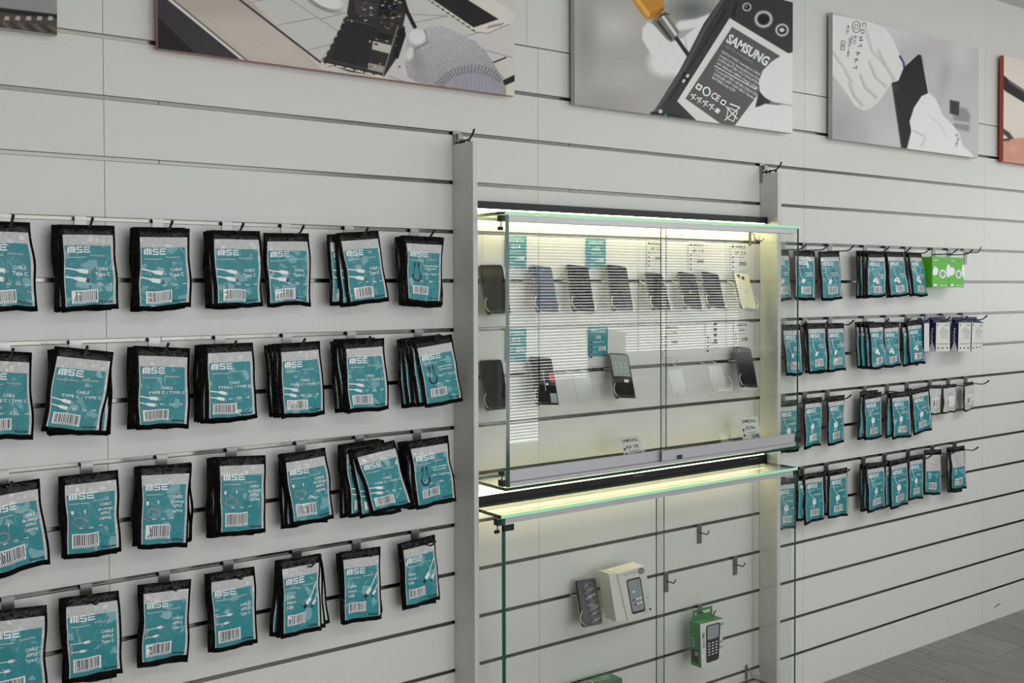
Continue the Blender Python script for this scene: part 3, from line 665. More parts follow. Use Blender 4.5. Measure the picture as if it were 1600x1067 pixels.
for i, (q, hx, sidew, lb) in enumerate((
        (Q(1444, 505, 1452, 505, 1452, 549, 1444, 549), 1447, 7, 'blue and white earphone box, rearmost left, second row right bay'),
        (Q(1463, 504, 1484, 504, 1484, 549, 1462, 549), 1474, 9, 'blue and white earphone box, front of the left pair'),
        (Q(1498, 504, 1517.5, 504, 1516, 549, 1497, 549), 1505, 11, 'blue and white earphone box, middle one beside the rightmost'),
        (Q(1519, 504, 1538, 505, 1534, 547, 1517.8, 549), 1519, 0, 'blue and white earphone box, rightmost of the row'))):
    dep = 0.032; Yf = -0.075 if i else -0.060
    e, fr, org, o = carton('earphone_box', q, Yf, dep, lb, 'earphone boxes', (['card_white', 'navy_card'], [0, 1, 1, 1, 1, 1]))
    S = lerp2(fr)
    if i: apply_print('print', ear_print(), lambda a, b, S=S: S(a, b/1.25, 0.0006), e, org)
    # white triangle and name on the left side
    L0, L1 = fr[0]+Vector((-.0006, 0, 0)), fr[3]+Vector((-.0006, 0, 0))
    sd = lambda a, b, L0=L0, L1=L1, dep=dep: L0.lerp(L1, b)+Vector((0, dep*(1-a), 0))
    p = Pr(); p.raw([(0.5, .62), (.98, 1.0), (.02, 1.0)], [(0, 1, 2)], WHT); p.text('Fairplay', .5, .45, .30, WHT, ang=math.pi/2, width=.5, al='c')
    apply_print('side_print', p, lambda a, b, sd=sd: sd(a, b), e, org, (-1, 0, 0))
    # hang tab
    t = MB(); a, b = fr[0], fr[1]
    t.box(a.x+0.004, b.x-0.004, Yf+dep-0.0015, Yf+dep, a.z, a.z+0.022); t.v = t.v
    build('hang_tab', t, 'navy_card', e, org)
    t = MB(); t.hexa([a+Vector((0, dep*.98, .016)), b+Vector((0, dep*.98, .016)), b, a], [a+Vector((0, dep, .015)), b+Vector((0, dep, .015)), b+Vector((0, .002, 0)), a+Vector((0, .002, 0))])
    build('top_flap', t, 'navy_card', e, org)
    hp = at(hx, 498)
    if i != 3: hook(hp.x, slot_z(-1), 'metal hook carrying earphone boxes, %s in second row' % ('first', 'middle', 'last')[i], 'display hooks on the right bay')
# ================================================================== GLASS CABINETS
GX0, GX1, GD = 0.953, 2.1405, 0.180
TH = 0.012; TT = 0.0085
def pane(name, x0, x1, y0, y1, z0, z1, parent, off, edge_faces, edge='glass_edge'):
    """faces order bottom top front right back left; edge_faces: indices that are polished edges"""
    mb = MB().box(x0, x1, y0, y1, z0, z1, faces=[1 if i in edge_faces else 0 for i in range(6)])
    return build(name, mb, ['glass', edge], parent, off)
def frame_box(name, x0, x1, y0, y1, z0, z1, parent, off, m='rail'):
    return build(name, MB().box(x0, x1, y0, y1, z0, z1), m, parent, off)
def cabinet(zt, zb, label, x0, x1, split0, split1, back, doorrail):
    org = Vector(((x0+x1)/2, -0.002, zb)); e = empty('glass_cabinet', org, label, 'cabinet')
    # top and bottom plates
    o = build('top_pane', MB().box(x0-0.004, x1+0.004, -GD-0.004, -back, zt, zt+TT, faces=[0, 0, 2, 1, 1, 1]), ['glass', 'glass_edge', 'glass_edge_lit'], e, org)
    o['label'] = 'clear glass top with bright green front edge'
    pane('bottom_pane', x0-0.004, x1+0.004, -GD-0.004, -0.003, zb-TT, zb, e, org, (2, 3, 4, 5))
    pane('side_pane', x0, x0+TH, -GD, -0.003, zb+0.0003, zt-0.0003, e, org, (2,))
    pane('side_pane', x1-0.008, x1, -GD, -0.003, zb+0.0003, zt-0.0003, e, org, (2,))
    # rails
    frame_box('top_rail', x0+TH+0.001, x1-TH-0.001, -GD+0.002, -GD+0.026, zt-0.0165, zt-0.0005, e, org)
    frame_box('bottom_track', x0+TH+0.001, x1-TH-0.001, -GD+0.001, -GD+0.028, zb+0.0005, zb+0.010, e, org)
    for i, (a, b, yy) in enumerate(((x0+TH+0.002, split1, -GD+0.020), (split0, x1-TH-0.002, -GD+0.008))):
        zlow = zb+0.012
        d = pane('sliding_door', a, b, yy-0.002, yy+0.002, zlow, zt-0.017, e, org, (0, 1, 5) if i else (3,), 'black_metal' if i else 'glass_edge')
        if doorrail:
            frame_box('door_rail', a, b, yy-0.005, yy+0.005, zlow-0.001, zb+0.040, d, org)
    return e, org
zt1, zb1 = 1.6420, 0.9285
cab1, o1 = cabinet(zt1, zb1, 'upper wall-hung glass cabinet holding displayed phones', GX0, GX1, 1.5215, 1.555, 0.003, True)
# lock and corner fittings
build('door_lock', MB().tube([at(1059, 714, -GD+0.002), at(1066, 713, -GD-0.006)], 0.0055, 10), 'dark_steel', cab1, o1)
def corner(e, o, x, z, up, flip, m='black_metal'):
    s = 1 if not flip else -1; dz = -1 if up else 1
    mb = MB(); mb.box(min(x, x-s*0.012), max(x, x-s*0.012), -GD-0.002, -GD+0.018, min(z, z+dz*0.016), max(z, z+dz*0.016))
    mb.tube([(x-s*0.004, -GD+0.012, z+dz*0.014), (x-s*0.004, -GD+0.012, z+dz*0.034)], 0.0015, 6); mb.disc((x-s*0.012, -GD+0.012, z+dz*0.034), (1, 0, 0), 0.005, 0.012, 10)
    build('corner_bracket', mb, m, e, o)
corner(cab1, o1, GX0-0.001, zt1-0.002, True, False); corner(cab1, o1, GX0-0.001, zb1+0.004, False, False)
corner(cab1, o1, GX1+0.001, zb1+0.012, False, True)
G2X0, G2X1, zt2, zb2 = 0.938, 2.1300, 0.8500, 0.105
cab2, o2 = cabinet(zt2, zb2, 'lower wall-hung glass cabinet with few boxes', G2X0, G2X1, 1.503, 1.546, 0.039, False)
corner(cab2, o2, G2X0-0.001, zt2-0.002, True, False)
build('door_clamp', MB().box(G2X0+0.004, G2X0+0.036, -GD-0.006, -GD-0.001, zt2-0.034, zt2-0.018), 'black_metal', cab2, o2)
corner(cab2, o2, G2X1+0.001, zt2-0.002, True, True)
# supports under the cabinets on the wall
for (x, z, lb) in ((2.115, zt1-0.02, 'bent metal cabinet hanger at upper right corner'), (2.10, 0.138, 'bent metal cabinet hanger near the floor')):
    e = empty('cabinet_hanger', (x, 0, z), lb, 'bracket'); mb = MB()
    mb.box(x-0.012, x-0.002, -0.004, -0.0012, z-0.03, z+0.02)
    mb.tube([(x-0.007, -0.003, z+0.01), (x-0.007, -0.020, z+0.01), (x-0.007, -0.024, z-0.012), (x+0.020, -0.030, z-0.014), (x+0.028, -0.032, z-0.006)], 0.0025, 8)
    build('bent_wire', mb, 'chrome', e, (x, 0, z))
# shelf brackets holding the partitions
for (px, py, lb) in ((716, 211, 'metal bracket above the left upright panel'), (1192, 262, 'metal bracket above the right upright panel')):
    p0 = at(px, py); z = slot_z(3); x = p0.x-0.004; e = empty('panel_bracket', (x, 0, z), lb, 'bracket'); mb = MB()
    mb.box(x-0.016, x+0.010, -0.004, -0.0012, z-0.004, z+0.006); mb.box(x-0.014, x-0.004, -0.010, -0.0012, z-0.062, z-0.004)
    mb.box(x-0.008, x+0.008, -0.018, -0.004, z-0.018, z-0.003)
    build('bracket_plate', mb, 'chrome', e, (x, 0, z))
    mb = MB(); mb.tube([(x-0.004, -0.008, z-0.026), (x-0.002, -0.03, z-0.026), (x, -0.062, z-0.022), (x, -0.076, z-0.010), (x, -0.084, z+0.002)], 0.0028, 8)
    for yy in (-0.02, -0.035, -0.06): mb.tube([(x-0.001, yy, z-0.034), (x-0.001, yy, z-0.020)], 0.004, 8)
    build('bracket_arm', mb, 'dark_steel', e, (x, 0, z))
# ---- light bars
def light_bar(x0, x1, z0, z1, label, up):
    org = Vector((x0, -0.02, z0)); e = empty('light_bar', org, label, 'lamp', None)
    build('housing', MB().box(x0+0.006, x1-0.006, -0.032, -0.004, z0+0.003, z1-0.003 if up else z1), 'black_metal', e, org)
    build('front_cover', MB().box(x0+0.006, x1-0.006, -0.034, -0.0322, z0+0.001, z1-0.001), 'black_metal', e, org)
    for x in (x0, x1-0.006): build('end_cap', MB().box(x, x+0.006, -0.036, -0.003, z0-0.001, z1+0.001), 'black_metal', e, org)
    build('diffuser', MB().box(x0+0.010, x1-0.010, -0.030, -0.008, z0-0.001, z0+0.0029), 'led' if up else 'led_bright', e, org)
    if up: build('diffuser', MB().box(x0+0.010, x1-0.010, -0.030, -0.008, z1-0.0029, z1+0.001), 'led', e, org)
light_bar(0.9235, 2.158, 1.6665, 1.6885, 'slim black light bar above the upper glass cabinet', False)
light_bar(0.9235, 2.158, 0.8520, 0.8815, 'slim black light bar between the two glass cabinets', True)
# ================================================================== PHONES ON ACRYLIC STANDS
def slab(fr, nrm, th, rad, m=0, n=4):
    """rounded slab whose front face spans the 4 points fr (TL,TR,BR,BL); nrm points to the viewer side"""
    mb = MB(); tl, tr, br, bl = fr; ux = (tr-tl); uy = (bl-tl); W = ux.length; H = uy.length
    pts = []
    for cx, cy, a0 in ((1, 1, 0), (0, 1, 90), (0, 0, 180), (1, 0, 270)):
        for i in range(n+1):
            g = math.radians(a0+90*i/n); x = (W-rad if cx else rad)+rad*math.cos(g); y = (H-rad if cy else rad)+rad*math.sin(g); pts.append((x/W, y/H))
    f = lambda u, v: (tl.lerp(tr, u)).lerp(bl.lerp(br, u), v)
    N = len(pts)
    mb.v = [tuple(f(u, v)) for u, v in pts] + [tuple(f(u, v)-nrm*th) for u, v in pts]
    mb.f = [tuple(range(N)), tuple(reversed(range(N, 2*N)))] + [(i, N+i, N+(i+1) % N, (i+1) % N) for i in range(N)]
    mb.m = [m, m]+[1]*N
    return mb
def stand(fr, label=None, parent=None, group='clear acrylic phone stands'):
    """clear stand: leaning plate, front lip, two side ears, hook at the top into the slot"""
    tl, tr, br, bl = fr; ux = (tr-tl).normalized(); uy = (bl-tl).normalized(); nrm = ux.cross(uy).normalized()
    if nrm.y > 0: nrm = -nrm
    W = (tr-tl).length; mid = (tl+tr)/2
    org = Vector((mid.x, 0, tl.z)); e = empty('phone_stand', org, label, 'stand', group)
    top = 0.32; H = (bl-tl).length; ww = 0.034
    c0 = tl.lerp(tr, .5); c1 = bl.lerp(br, .5)
    A = c0.lerp(c1, top); B = c1
    pl = MB(); off = -nrm*0.0105
    pl.hexa([A-ux*ww+off, A+ux*ww+off, B+ux*ww+off, B-ux*ww+off], [A-ux*ww+off-nrm*.002, A+ux*ww+off-nrm*.002, B+ux*ww+off-nrm*.002, B-ux*ww+off-nrm*.002], faces=[0, 0, 1, 1, 1, 1])
    build('back_plate', pl, ['acrylic', 'acrylic_edge'], e, org)
    lp = MB(); b0 = B+uy*0.001
    lp.hexa([b0-ux*ww+nrm*.010, b0+ux*ww+nrm*.010, b0+ux*ww+nrm*.010+uy*.002, b0-ux*ww+nrm*.010+uy*.002], [b0-ux*ww+off, b0+ux*ww+off, b0+ux*ww+off+uy*.002, b0-ux*ww+off+uy*.002], faces=[1]*6)
    lp.hexa([b0-ux*ww+nrm*.012-uy*.007, b0+ux*ww+nrm*.012-uy*.007, b0+ux*ww+nrm*.012+uy*.002, b0-ux*ww+nrm*.012+uy*.002], [b0-ux*ww+nrm*.010-uy*.007, b0+ux*ww+nrm*.010-uy*.007, b0+ux*ww+nrm*.010+uy*.002, b0-ux*ww+nrm*.010+uy*.002], faces=[0, 0, 1, 1, 1, 1])
    build('front_lip', lp, ['acrylic', 'acrylic_edge'], e, org)
    for s in (-1, 1):
        er = MB(); base = B - uy*0.046
        pts = [base + ux*s*(ww+0.001+0.010*math.sin(math.pi*i/8)) + uy*(0.040*i/8) + nrm*(0.004-0.0*i) for i in range(9)]
        er.tube(pts, 0.0011, 6); build('side_ear', er, 'acrylic_edge', e, org)
    hk = MB(); z = slot_of(A.z+0.012)
    hk.tube([A+off-ux*.028, Vector((A.x-ux.x*.028, -0.004, z)), Vector((A.x-ux.x*.028, 0.004, z+0.002))], 0.0014, 6)
    hk.tube([A+off+ux*.028, Vector((A.x+ux.x*.028, -0.004, z)), Vector((A.x+ux.x*.028, 0.004, z+0.002))], 0.0014, 6)
    build('slot_hook', hk, 'acrylic_edge', e, org)
    return e
def slot_of(z): return slot_z(round((z-Z0)/PITCH))
def phone(q, label, face, deco=None, edge='phone_edge', yt=-0.030, yb=-0.078, th=0.0085, rad=0.008):
    fr = [at(*q[0], yt), at(*q[1], yt), at(*q[2], yb), at(*q[3], yb)]
    # keep the outline a true rectangle
    c = (fr[0]+fr[1]+fr[2]+fr[3])/4; uy = ((fr[3]+fr[2])-(fr[0]+fr[1]))/2; H = uy.length; uy.normalize()
    ux = Vector((1, 0, 0)) ; ux = (ux-uy*ux.dot(uy)).normalized(); W = ((fr[1]-fr[0]).length+(fr[2]-fr[3]).length)/2
    fr = [c-ux*W/2-uy*H/2, c+ux*W/2-uy*H/2, c+ux*W/2+uy*H/2, c-ux*W/2+uy*H/2]
    nrm = ux.cross(uy).normalized()
    if nrm.y > 0: nrm = -nrm
    org = c; e = empty('display_phone', org, label, 'phone', 'phones shown on acrylic stands')
    build('body', slab(fr, nrm, th, rad), [face, edge], e, org)
    f = lambda u, v, lift=0: (fr[0].lerp(fr[1], u)).lerp(fr[3].lerp(fr[2], u), v)+nrm*lift
    for (u, v, r, mt, nm) in (deco or []):
        o = build(nm, MB().disc(f(u, v, 0.0002), nrm, r, 0.0012, 14), mt, e, org)
    return e, fr, nrm, f, org
cams2 = [(.20, .07, .0048, 'lens', 'camera_lens'), (.20, .19, .0048, 'lens', 'camera_lens')]
cams3 = [(.27, .09, .0062, 'lens', 'camera_lens'), (.56, .14, .0062, 'lens', 'camera_lens')]
def screen(ph, name='screen', m='phone_screen', ins=0.03):
    e, fr, nrm, f, org = ph
    q = [f(ins*2, ins, .0004), f(1-ins*2, ins, .0004), f(1-ins*2, 1-ins, .0004), f(ins*2, 1-ins, .0004)]
    build(name, slab(q, nrm, 0.0003, 0.005), [m, m], e, org)
PH = [
 (Q(747.6, 414, 784.7, 413.4, 799, 490, 762, 491), 'leftmost upper row phone, black screen, half behind glass edge', 'phone_black', None, True),
 (Q(827.4, 415.4, 861.5, 415.4, 873, 487.7, 840.4, 488.8), 'slate blue phone showing its back, upper row', 'phone_blue', cams2, False),
 (Q(885, 415, 918.5, 415, 930, 487, 897, 488.5), 'dark phone right of the slate blue one, upper row', 'phone_dark', None, True),
 (Q(947, 415, 978.8, 415, 989.7, 486.8, 959.4, 488), 'dark grey phone back with two lenses, upper row centre', 'phone_dark', [(.2, .06, .0045, 'lens', 'camera_lens'), (.2, .16, .0045, 'lens', 'camera_lens')], False),
 (Q(1007.8, 426.4, 1034.8, 426.4, 1048, 485.5, 1021, 487), 'small black phone behind the door joint, upper row', 'phone_dark', None, True),
 (Q(1059, 426, 1086, 426, 1097, 483.8, 1071, 484.8), 'small black phone with round button logo, left of a pair', 'phone_dark', [(.5, .52, .0035, 'print_grey', 'emblem')], False),
 (Q(1096.4, 426, 1121.7, 426, 1133.6, 482.6, 1108, 483.4), 'small black phone right of a pair, upper row', 'phone_black', None, True),
 (Q(1146, 427, 1169, 426.4, 1182, 482.6, 1160.6, 483.4), 'cream white phone back with two lenses, upper row right', 'phone_cream', cams3+[(.55, .5, .003, 'print_grey', 'emblem')], False),
 (Q(748.4, 563, 783, 562, 797.4, 638.4, 760, 641.4), 'leftmost lower row phone, dark screen with silver rim', 'phone_black', None, True),
 (Q(827, 559, 861.5, 557.7, 873, 632.5, 839.6, 634), 'black phone showing a red spot on screen', 'phone_screen', 'red', False),
 (Q(951, 553, 981, 551.5, 993, 621.5, 963.6, 624), 'phone with grey lit keypad screen and black lower half', 'phone_dark', 'key', False),
 (Q(1147.6, 543, 1172.4, 541.9, 1184, 605.5, 1159.7, 606.7), 'black phone at the right end of the lower row', 'phone_black', [(.2, .10, .004, 'lens', 'camera_lens')], False),
]
for i, (q, lb, face, deco, scr) in enumerate(PH):
    ph = phone(q, lb, face, deco if isinstance(deco, list) else None, yt=-.020 if q[0][0] < 760 else -.030, yb=-.058 if q[0][0] < 760 else -.078)
    if scr: screen(ph)
    e, fr, nrm, f, org = ph
    if deco == 'red':
        p = Pr(); p.disc(.86, .42*2, .12, .22, RED); p.line([(.5, .6), (.5, 1.4)], .03, GRY); p.disc(.6, 1.12, .05, .05, WHT); p.rect(.66, 1.5, .96, 1.9, GRY)
        apply_print('screen_picture', p, lambda a, b: f(a, b/2, .0006), e, org, nrm)
    if deco == 'key':
        p = Pr(); p.poly([(.06, .06), (.94, .06), (.94, 1.02), (.06, 1.02)], GRY)
        apply_print('grey_cover', p, lambda a, b: f(a, b/2, .0005), e, org, nrm)
        p = Pr()
        for a in (.25, .5, .75):
            for b in (.45, .62, .78): p.disc(a, b, .025, .025, WHT)
        p.rect(.55, 1.16, .78, 1.28, WHT); apply_print('key_marks', p, lambda a, b: f(a, b/2, .0008), e, org, nrm)
    stand(fr, 'clear acrylic stand under the %s' % lb.split(',')[0])
for q, lb in ((Q(893, 560, 925, 559, 936, 627, 904, 629), 'empty clear stand left of the keypad phone'), (Q(1040, 556, 1068, 555, 1081, 616, 1053, 618), 'empty clear stand right of the door joint'), (Q(1104, 551, 1130, 550, 1143, 609, 1116, 611), 'empty clear stand beside the rightmost lower phone')):
    fr = [at(*q[0], -.030), at(*q[1], -.030), at(*q[2], -.078), at(*q[3], -.078)]; stand(fr, lb)
# ---- lower cabinet goods
ph = phone(Q(901.4, 906.6, 930, 903, 941.8, 974.5, 911.7, 980), 'phone in dark patterned case standing in lower cabinet', 'case_pattern', None, 'phone_black', -0.035, -0.075)
e, fr, nrm, f, org = ph
p = Pr(); p.line([(.12, .25), (.45, 1.0), (.62, 1.95)], .03, BLK)
rr = random.Random(3)
for i in range(46):
    y = .12+i*.04; x = .30+.08*math.sin(i)+y*.12; ln = rr.uniform(.2, .5)
    p.line([(x, y+.06), (min(x+ln, .95), y)], .012, GRY if rr.random() < .8 else WHT)
for i in range(16): p.line([(.08, .3+i*.1), (.2+i*.012, .24+i*.1)], .010, GRY)
apply_print('case_relief', p, lambda a, b: f(a, b/2, .0005), e, org, nrm); stand(fr, 'clear acrylic stand under the patterned phone')
# white phone box, lid ajar
def obox(q, Y, dep, label, mats, faces, name='phone_box', skew=(0, 0, 0)):
    fr = [at(px, py, Y) for px, py in q]; bk = [p_+Vector((skew[0], dep, skew[2])) for p_ in fr]; org = (fr[0]+fr[2])/2
    e = empty(name, org, label, 'box'); build('carton', MB().hexa(fr, bk, faces=faces), mats, e, org); return e, fr, bk, org
e, fr, bk, org = obox(Q(964.5, 896, 1008, 884, 1021, 957, 981.5, 970.6), -0.105, 0.055, 'white phone box showing a phone picture, lower cabinet', ['card_white'], [0]*6)
S = lerp2(fr); p = Pr()
p.text('Doro 8100', .42, .10, .06, GRY, width=.42); p.arc(.82, .12, .10, .075, 0, 6.28, .03, BLK); p.arc(.82, .12, .045, .035, 0, 6.28, .025, BLK)
p.rrect(.48, .84, .52, 1.12, .08, .04, BLK); p.rrect(.48, .83, .45, 1.0, .05, .04, GRY)
for (x, y, m_) in ((.36, .95, BLU), (.50, .95, WHT), (.62, .95, WHT), (.38, 1.10, RED), (.50, 1.10, WHT), (.62, 1.10, WHT), (.42, .70, WHT)): p.disc(x, y, .045, .035, m_)
p.text('16GB', .86, 1.0, .05, GRY); p.text('doro', .72, 1.42, .05, GRY); p.disc(.90, 1.40, .045, .035, BLK)
apply_print('print', p, lambda a, b: S(a, b/1.55, .0006), e, org)
# separate lid flap at its left side
lid = MB(); a, d = fr[0], fr[3]
lid.hexa([at(951, 896, -.105), at(964.6, 897, -.100), at(980, 971, -.100), at(963, 971.5, -.105)], [at(951, 896, -.105)+Vector((0, .05, 0)), at(964.6, 897, -.100)+Vector((0, .05, 0)), at(980, 971, -.100)+Vector((0, .05, 0)), at(963, 971.5, -.105)+Vector((0, .05, 0))])
build('side_panel', lid, 'card_white', e, org)
hp = at(984, 920); hook(hp.x, slot_z(-7), 'metal hook behind the white phone box', 'hooks in the lower cabinet', LONGPL, arm_mesh(0.05))
# green-white box on hook
e, fr, bk, org = obox(Q(1094, 975.5, 1130.7, 966, 1127, 1032.7, 1096, 1044), -0.098, 0.045, 'green and white phone box with keypad phone, lower right', ['card_white', 'box_green'], [0, 1, 1, 1, 1, 1])
S = lerp2(fr); p = Pr()
p.rrect(.55, .92, .62, 1.60, .10, 0, BLK); p.rrect(.55, .46, .50, .58, .05, 0, GRY)
for r_ in range(5):
    for c_ in range(3): p.rrect(.38+c_*.17, .92+r_*.12, .09, .05, .01, 0, WHT)
p.text('Doro 1880', .12, .70, .10, BLK, ang=-math.pi/2, width=.62)
p.rect(.0, 1.3, .13, 1.42, WHT)
for y, m_ in ((.22, BLK), (.98, BLK), (1.22, RED)): p.disc(.94, y, .065, .055, m_); p.disc(.94, y, .03, .025, WHT)
p.text('4G', .92, 1.70, .05, BLK)
apply_print('print', p, lambda a, b: S(a, b/1.85, .0006), e, org)
p = Pr()
for y in (.36, .44, .52): p.rect(.25, y, .35, y+.03, WHT)
p.rect(.10, .62, .75, .92, BLK); p.rect(.42, .66, .72, .76, GRY)
L0, L1 = fr[0]+Vector((-.0006, 0, 0)), fr[3]+Vector((-.0006, 0, 0))
apply_print('side_print', p, lambda a, b: L0.lerp(L1, b)+Vector((0, .045*(1-a), 0)), e, org, (-1, 0, 0))
tb = MB(); a, b = bk[0], bk[1]
tb.box(a.x+.012, b.x-.006, a.y-.0016, a.y, a.z, a.z+.012); tb.box(a.x+.012, a.x+.020, a.y-.0016, a.y, a.z+.012, a.z+.022); tb.box(b.x-.014, b.x-.006, a.y-.0016, a.y, a.z+.012, a.z+.022); tb.box(a.x+.012, b.x-.006, a.y-.0016, a.y, a.z+.022, a.z+.030)
build('hang_tab', tb, 'box_green', e, org)
hp = at(1093, 948); hook(hp.x, slot_z(-8), 'metal hook carrying the green phone box', 'hooks in the lower cabinet', LONGPL, arm_mesh(0.07))
for px, py, k, lb in ((1092, 822, -6, 'empty metal hook highest in the lower cabinet'), (1148, 870, -7, 'empty metal hook rightmost in the lower cabinet'), (1040, 895, -7, 'empty metal hook beside the door joint')):
    hp = at(px, py); hook(hp.x, slot_z(k), lb, 'hooks in the lower cabinet', LONGPL, arm_mesh(0.045, .014, z=-.024))
# dark green box whose top peeks in at the bottom edge
b0 = at(889, 1067, -.03); b1 = at(953, 1054, -.03); zz = (b0.z+b1.z)/2
org = Vector((b0.x, -.06, zz-.1)); e = empty('phone_box', org, 'dark green box whose top peeks in at the bottom edge', 'box')
build('carton', MB().box(b0.x, b1.x, -.085, -.03, zz-.17, zz, faces=[0]*6), 'box_green', e, org)
p = Pr(); p.disc(.78, .25, .12, .16, GRY); p.arc(.35, .35, .10, .2, 0, 6.28, .03, WHT); p.line([(.5, .3), (.62, .5), (.85, .6)], .04, WHT)
apply_print('print', p, lambda a, b: Vector((b0.x+(b1.x-b0.x)*a, -.033-.05*b, zz+.0005)), e, org, (0, 0, 1))
hook((b0.x+b1.x)/2, slot_z(-9), 'metal hook carrying the dark green box at the bottom edge', 'hooks in the lower cabinet', LONGPL, arm_mesh(0.09))
# ================================================================== PRICE CARDS
def card(q, Y, label, pr, m='card_white', Yb=None):
    Yb = Y if Yb is None else Yb
    fr = [at(*q[0], Y), at(*q[1], Y), at(*q[2], Yb), at(*q[3], Yb)]; org = (fr[0]+fr[1]+fr[2]+fr[3])/4
    e = empty('price_card', org, label, 'card', 'price cards in the upper cabinet')
    bk = [p_+Vector((0, .0008, 0)) for p_ in fr]; build('card', MB().hexa(fr, bk), m, e, org); S = lerp2(fr)
    H = (fr[3]-fr[0]).length/(fr[1]-fr[0]).length
    apply_print('print', pr, lambda a, b: S(a, b/H, .0005), e, org); return e
def cp(lines, price, py, fg=WHT, bl=BLU, logo=False, H=1.7):
    p = Pr()
    if logo: p.disc(.12, .14, .06, .06, BLK, 8); p.disc(.19, .11, .035, .035, CRD, 8)
    for i, s_ in enumerate(lines): p.text(s_, .56 if logo else .5, .14+.24*i, .12, fg, width=min(.75, .11*len(s_)+.08), bold=.01)
    p.line([(.3, .14+.24*len(lines)-.06), (.8, .14+.24*len(lines)-.06)], .015, fg)
    for i in range(4): p.disc(.12, py-.28+.19*i, .05, .05, bl); p.line([(.22, py-.28+.19*i), (.42, py-.28+.19*i)], .015, GRY if fg == BLK else WHT)
    p.text(price, .70, py-.04, .16, fg, width=.42, bold=.02); p.line([(.05, py+.65), (.6, py+.65)], .015, GRY); p.line([(.05, py+.78), (.6, py+.78)], .015, GRY); p.text('D+', .86, py+.78, .07, fg)
    return p
Yc = -0.004
card(Q(789, 369.5, 822.7, 369.5, 822.7, 418.5, 789, 418.5), Yc, 'teal price card reading G14 159€, upper left', cp(['MOTOROLA', 'G14'], '159€', .85), 'card_teal')
card(Q(915.5, 373, 946.5, 373.7, 946.5, 419, 916, 419), Yc, 'teal price card reading A05 139€, upper row middle', cp(['SAMSUNG', 'A05'], '139€', .85), 'card_teal')
card(Q(790, 514, 822.5, 514, 822, 564.6, 790, 565), Yc, 'teal price card lower left behind the glass edge', cp(['MOTOROLA', 'A15'], '229€', .85), 'card_teal')
card(Q(919.5, 511.5, 950, 511.5, 949.5, 556.3, 920, 556.5), Yc, 'teal price card reading 259€ above the keypad phone', cp(['IPhone', 'XR'], '259€', .85), 'card_teal')
card(Q(1011, 375, 1036, 376, 1036, 421, 1011, 420), Yc, 'white price card left of the door joint, reading IP 12 299€', cp(['APPLE', 'IP 12'], '299€', .85, BLK, logo=True))
card(Q(1076, 377, 1102, 378, 1102, 422, 1076, 421), Yc, 'white price card reading IP 13 349€ above small pair', cp(['APPLE', 'IP 13'], '349€', .85, BLK, logo=True))
card(Q(1142, 380, 1168, 381, 1168, 424, 1142, 423), Yc, 'white price card reading IP 13 399€ above cream phone', cp(['APPLE', 'IP 13'], '399€', .85, BLK, logo=True))
card(Q(1036, 507, 1061, 506, 1061, 556, 1036, 557), Yc, 'white price card reading X COVER 249€ beside door joint', cp(['SAMSUNG', 'X COVER'], '249€', .85, BLK))
card(Q(1103, 505, 1128, 504, 1128, 544, 1103, 545), Yc, 'white price card with four black squares', (lambda p: [p.rect(.48, -.02+.24*i, .68, .12+.24*i, BLK) for i in range(4)] and p)(cp(['', '', '', '139€'], '', .9, BLK, BLK)))
card(Q(1147, 503, 1170, 502, 1170, 542, 1147, 543), Yc, 'white price card reading A05 159€ above last phone', cp(['SAMSUNG', 'A05'], '159€', .85, BLK))
def low_card(q, lb, lines, price):
    p = cp(lines, price, .74, BLK, NVY); c_ = card(q, -0.118, lb, p, Yb=-0.130); return c_
low_card(Q(965.6, 684, 997.5, 680.5, 1011, 720, 980.5, 725), 'white price card reading A6 18 129€ leaning on cabinet floor', ['SAMSUNG', 'A6 18'], '129€')
low_card(Q(1154, 652.5, 1183.4, 651, 1193, 697.5, 1164, 701), 'white price card reading A20e 159€ leaning on cabinet floor', ['SAMSUNG', 'A20e'], '159€')
# clear card easels lying on the cabinet floor
for x0, lb in ((1.475, 'clear card easel right of the A6 card'), (1.86, 'clear card easel left of the A20e card')):
    org = Vector((x0, -.10, zb1+.001)); e = empty('card_easel', org, lb, 'stand', 'clear card easels'); mb = MB()
    A_ = Vector((x0, -.085, zb1+.060)); B_ = Vector((x0, -.118, zb1+.002)); X_ = Vector((.05, 0, 0)); k_ = Vector((0, .0015, .0008))
    mb.hexa([A_, A_+X_, B_+X_, B_], [A_+k_, A_+X_+k_, B_+X_+k_, B_+k_], faces=[0, 0, 1, 1, 0, 1]); build('easel_plate', mb, ['acrylic', 'acrylic_edge'], e, org)
    mb = MB(); mb.box(x0, x0+.05, -.145, -.117, zb1+.0006, zb1+.002, faces=[1]*6); mb.box(x0, x0+.05, -.146, -.1445, zb1+.0006, zb1+.010, faces=[1]*6); build('easel_foot', mb, ['acrylic', 'acrylic_edge'], e, org)
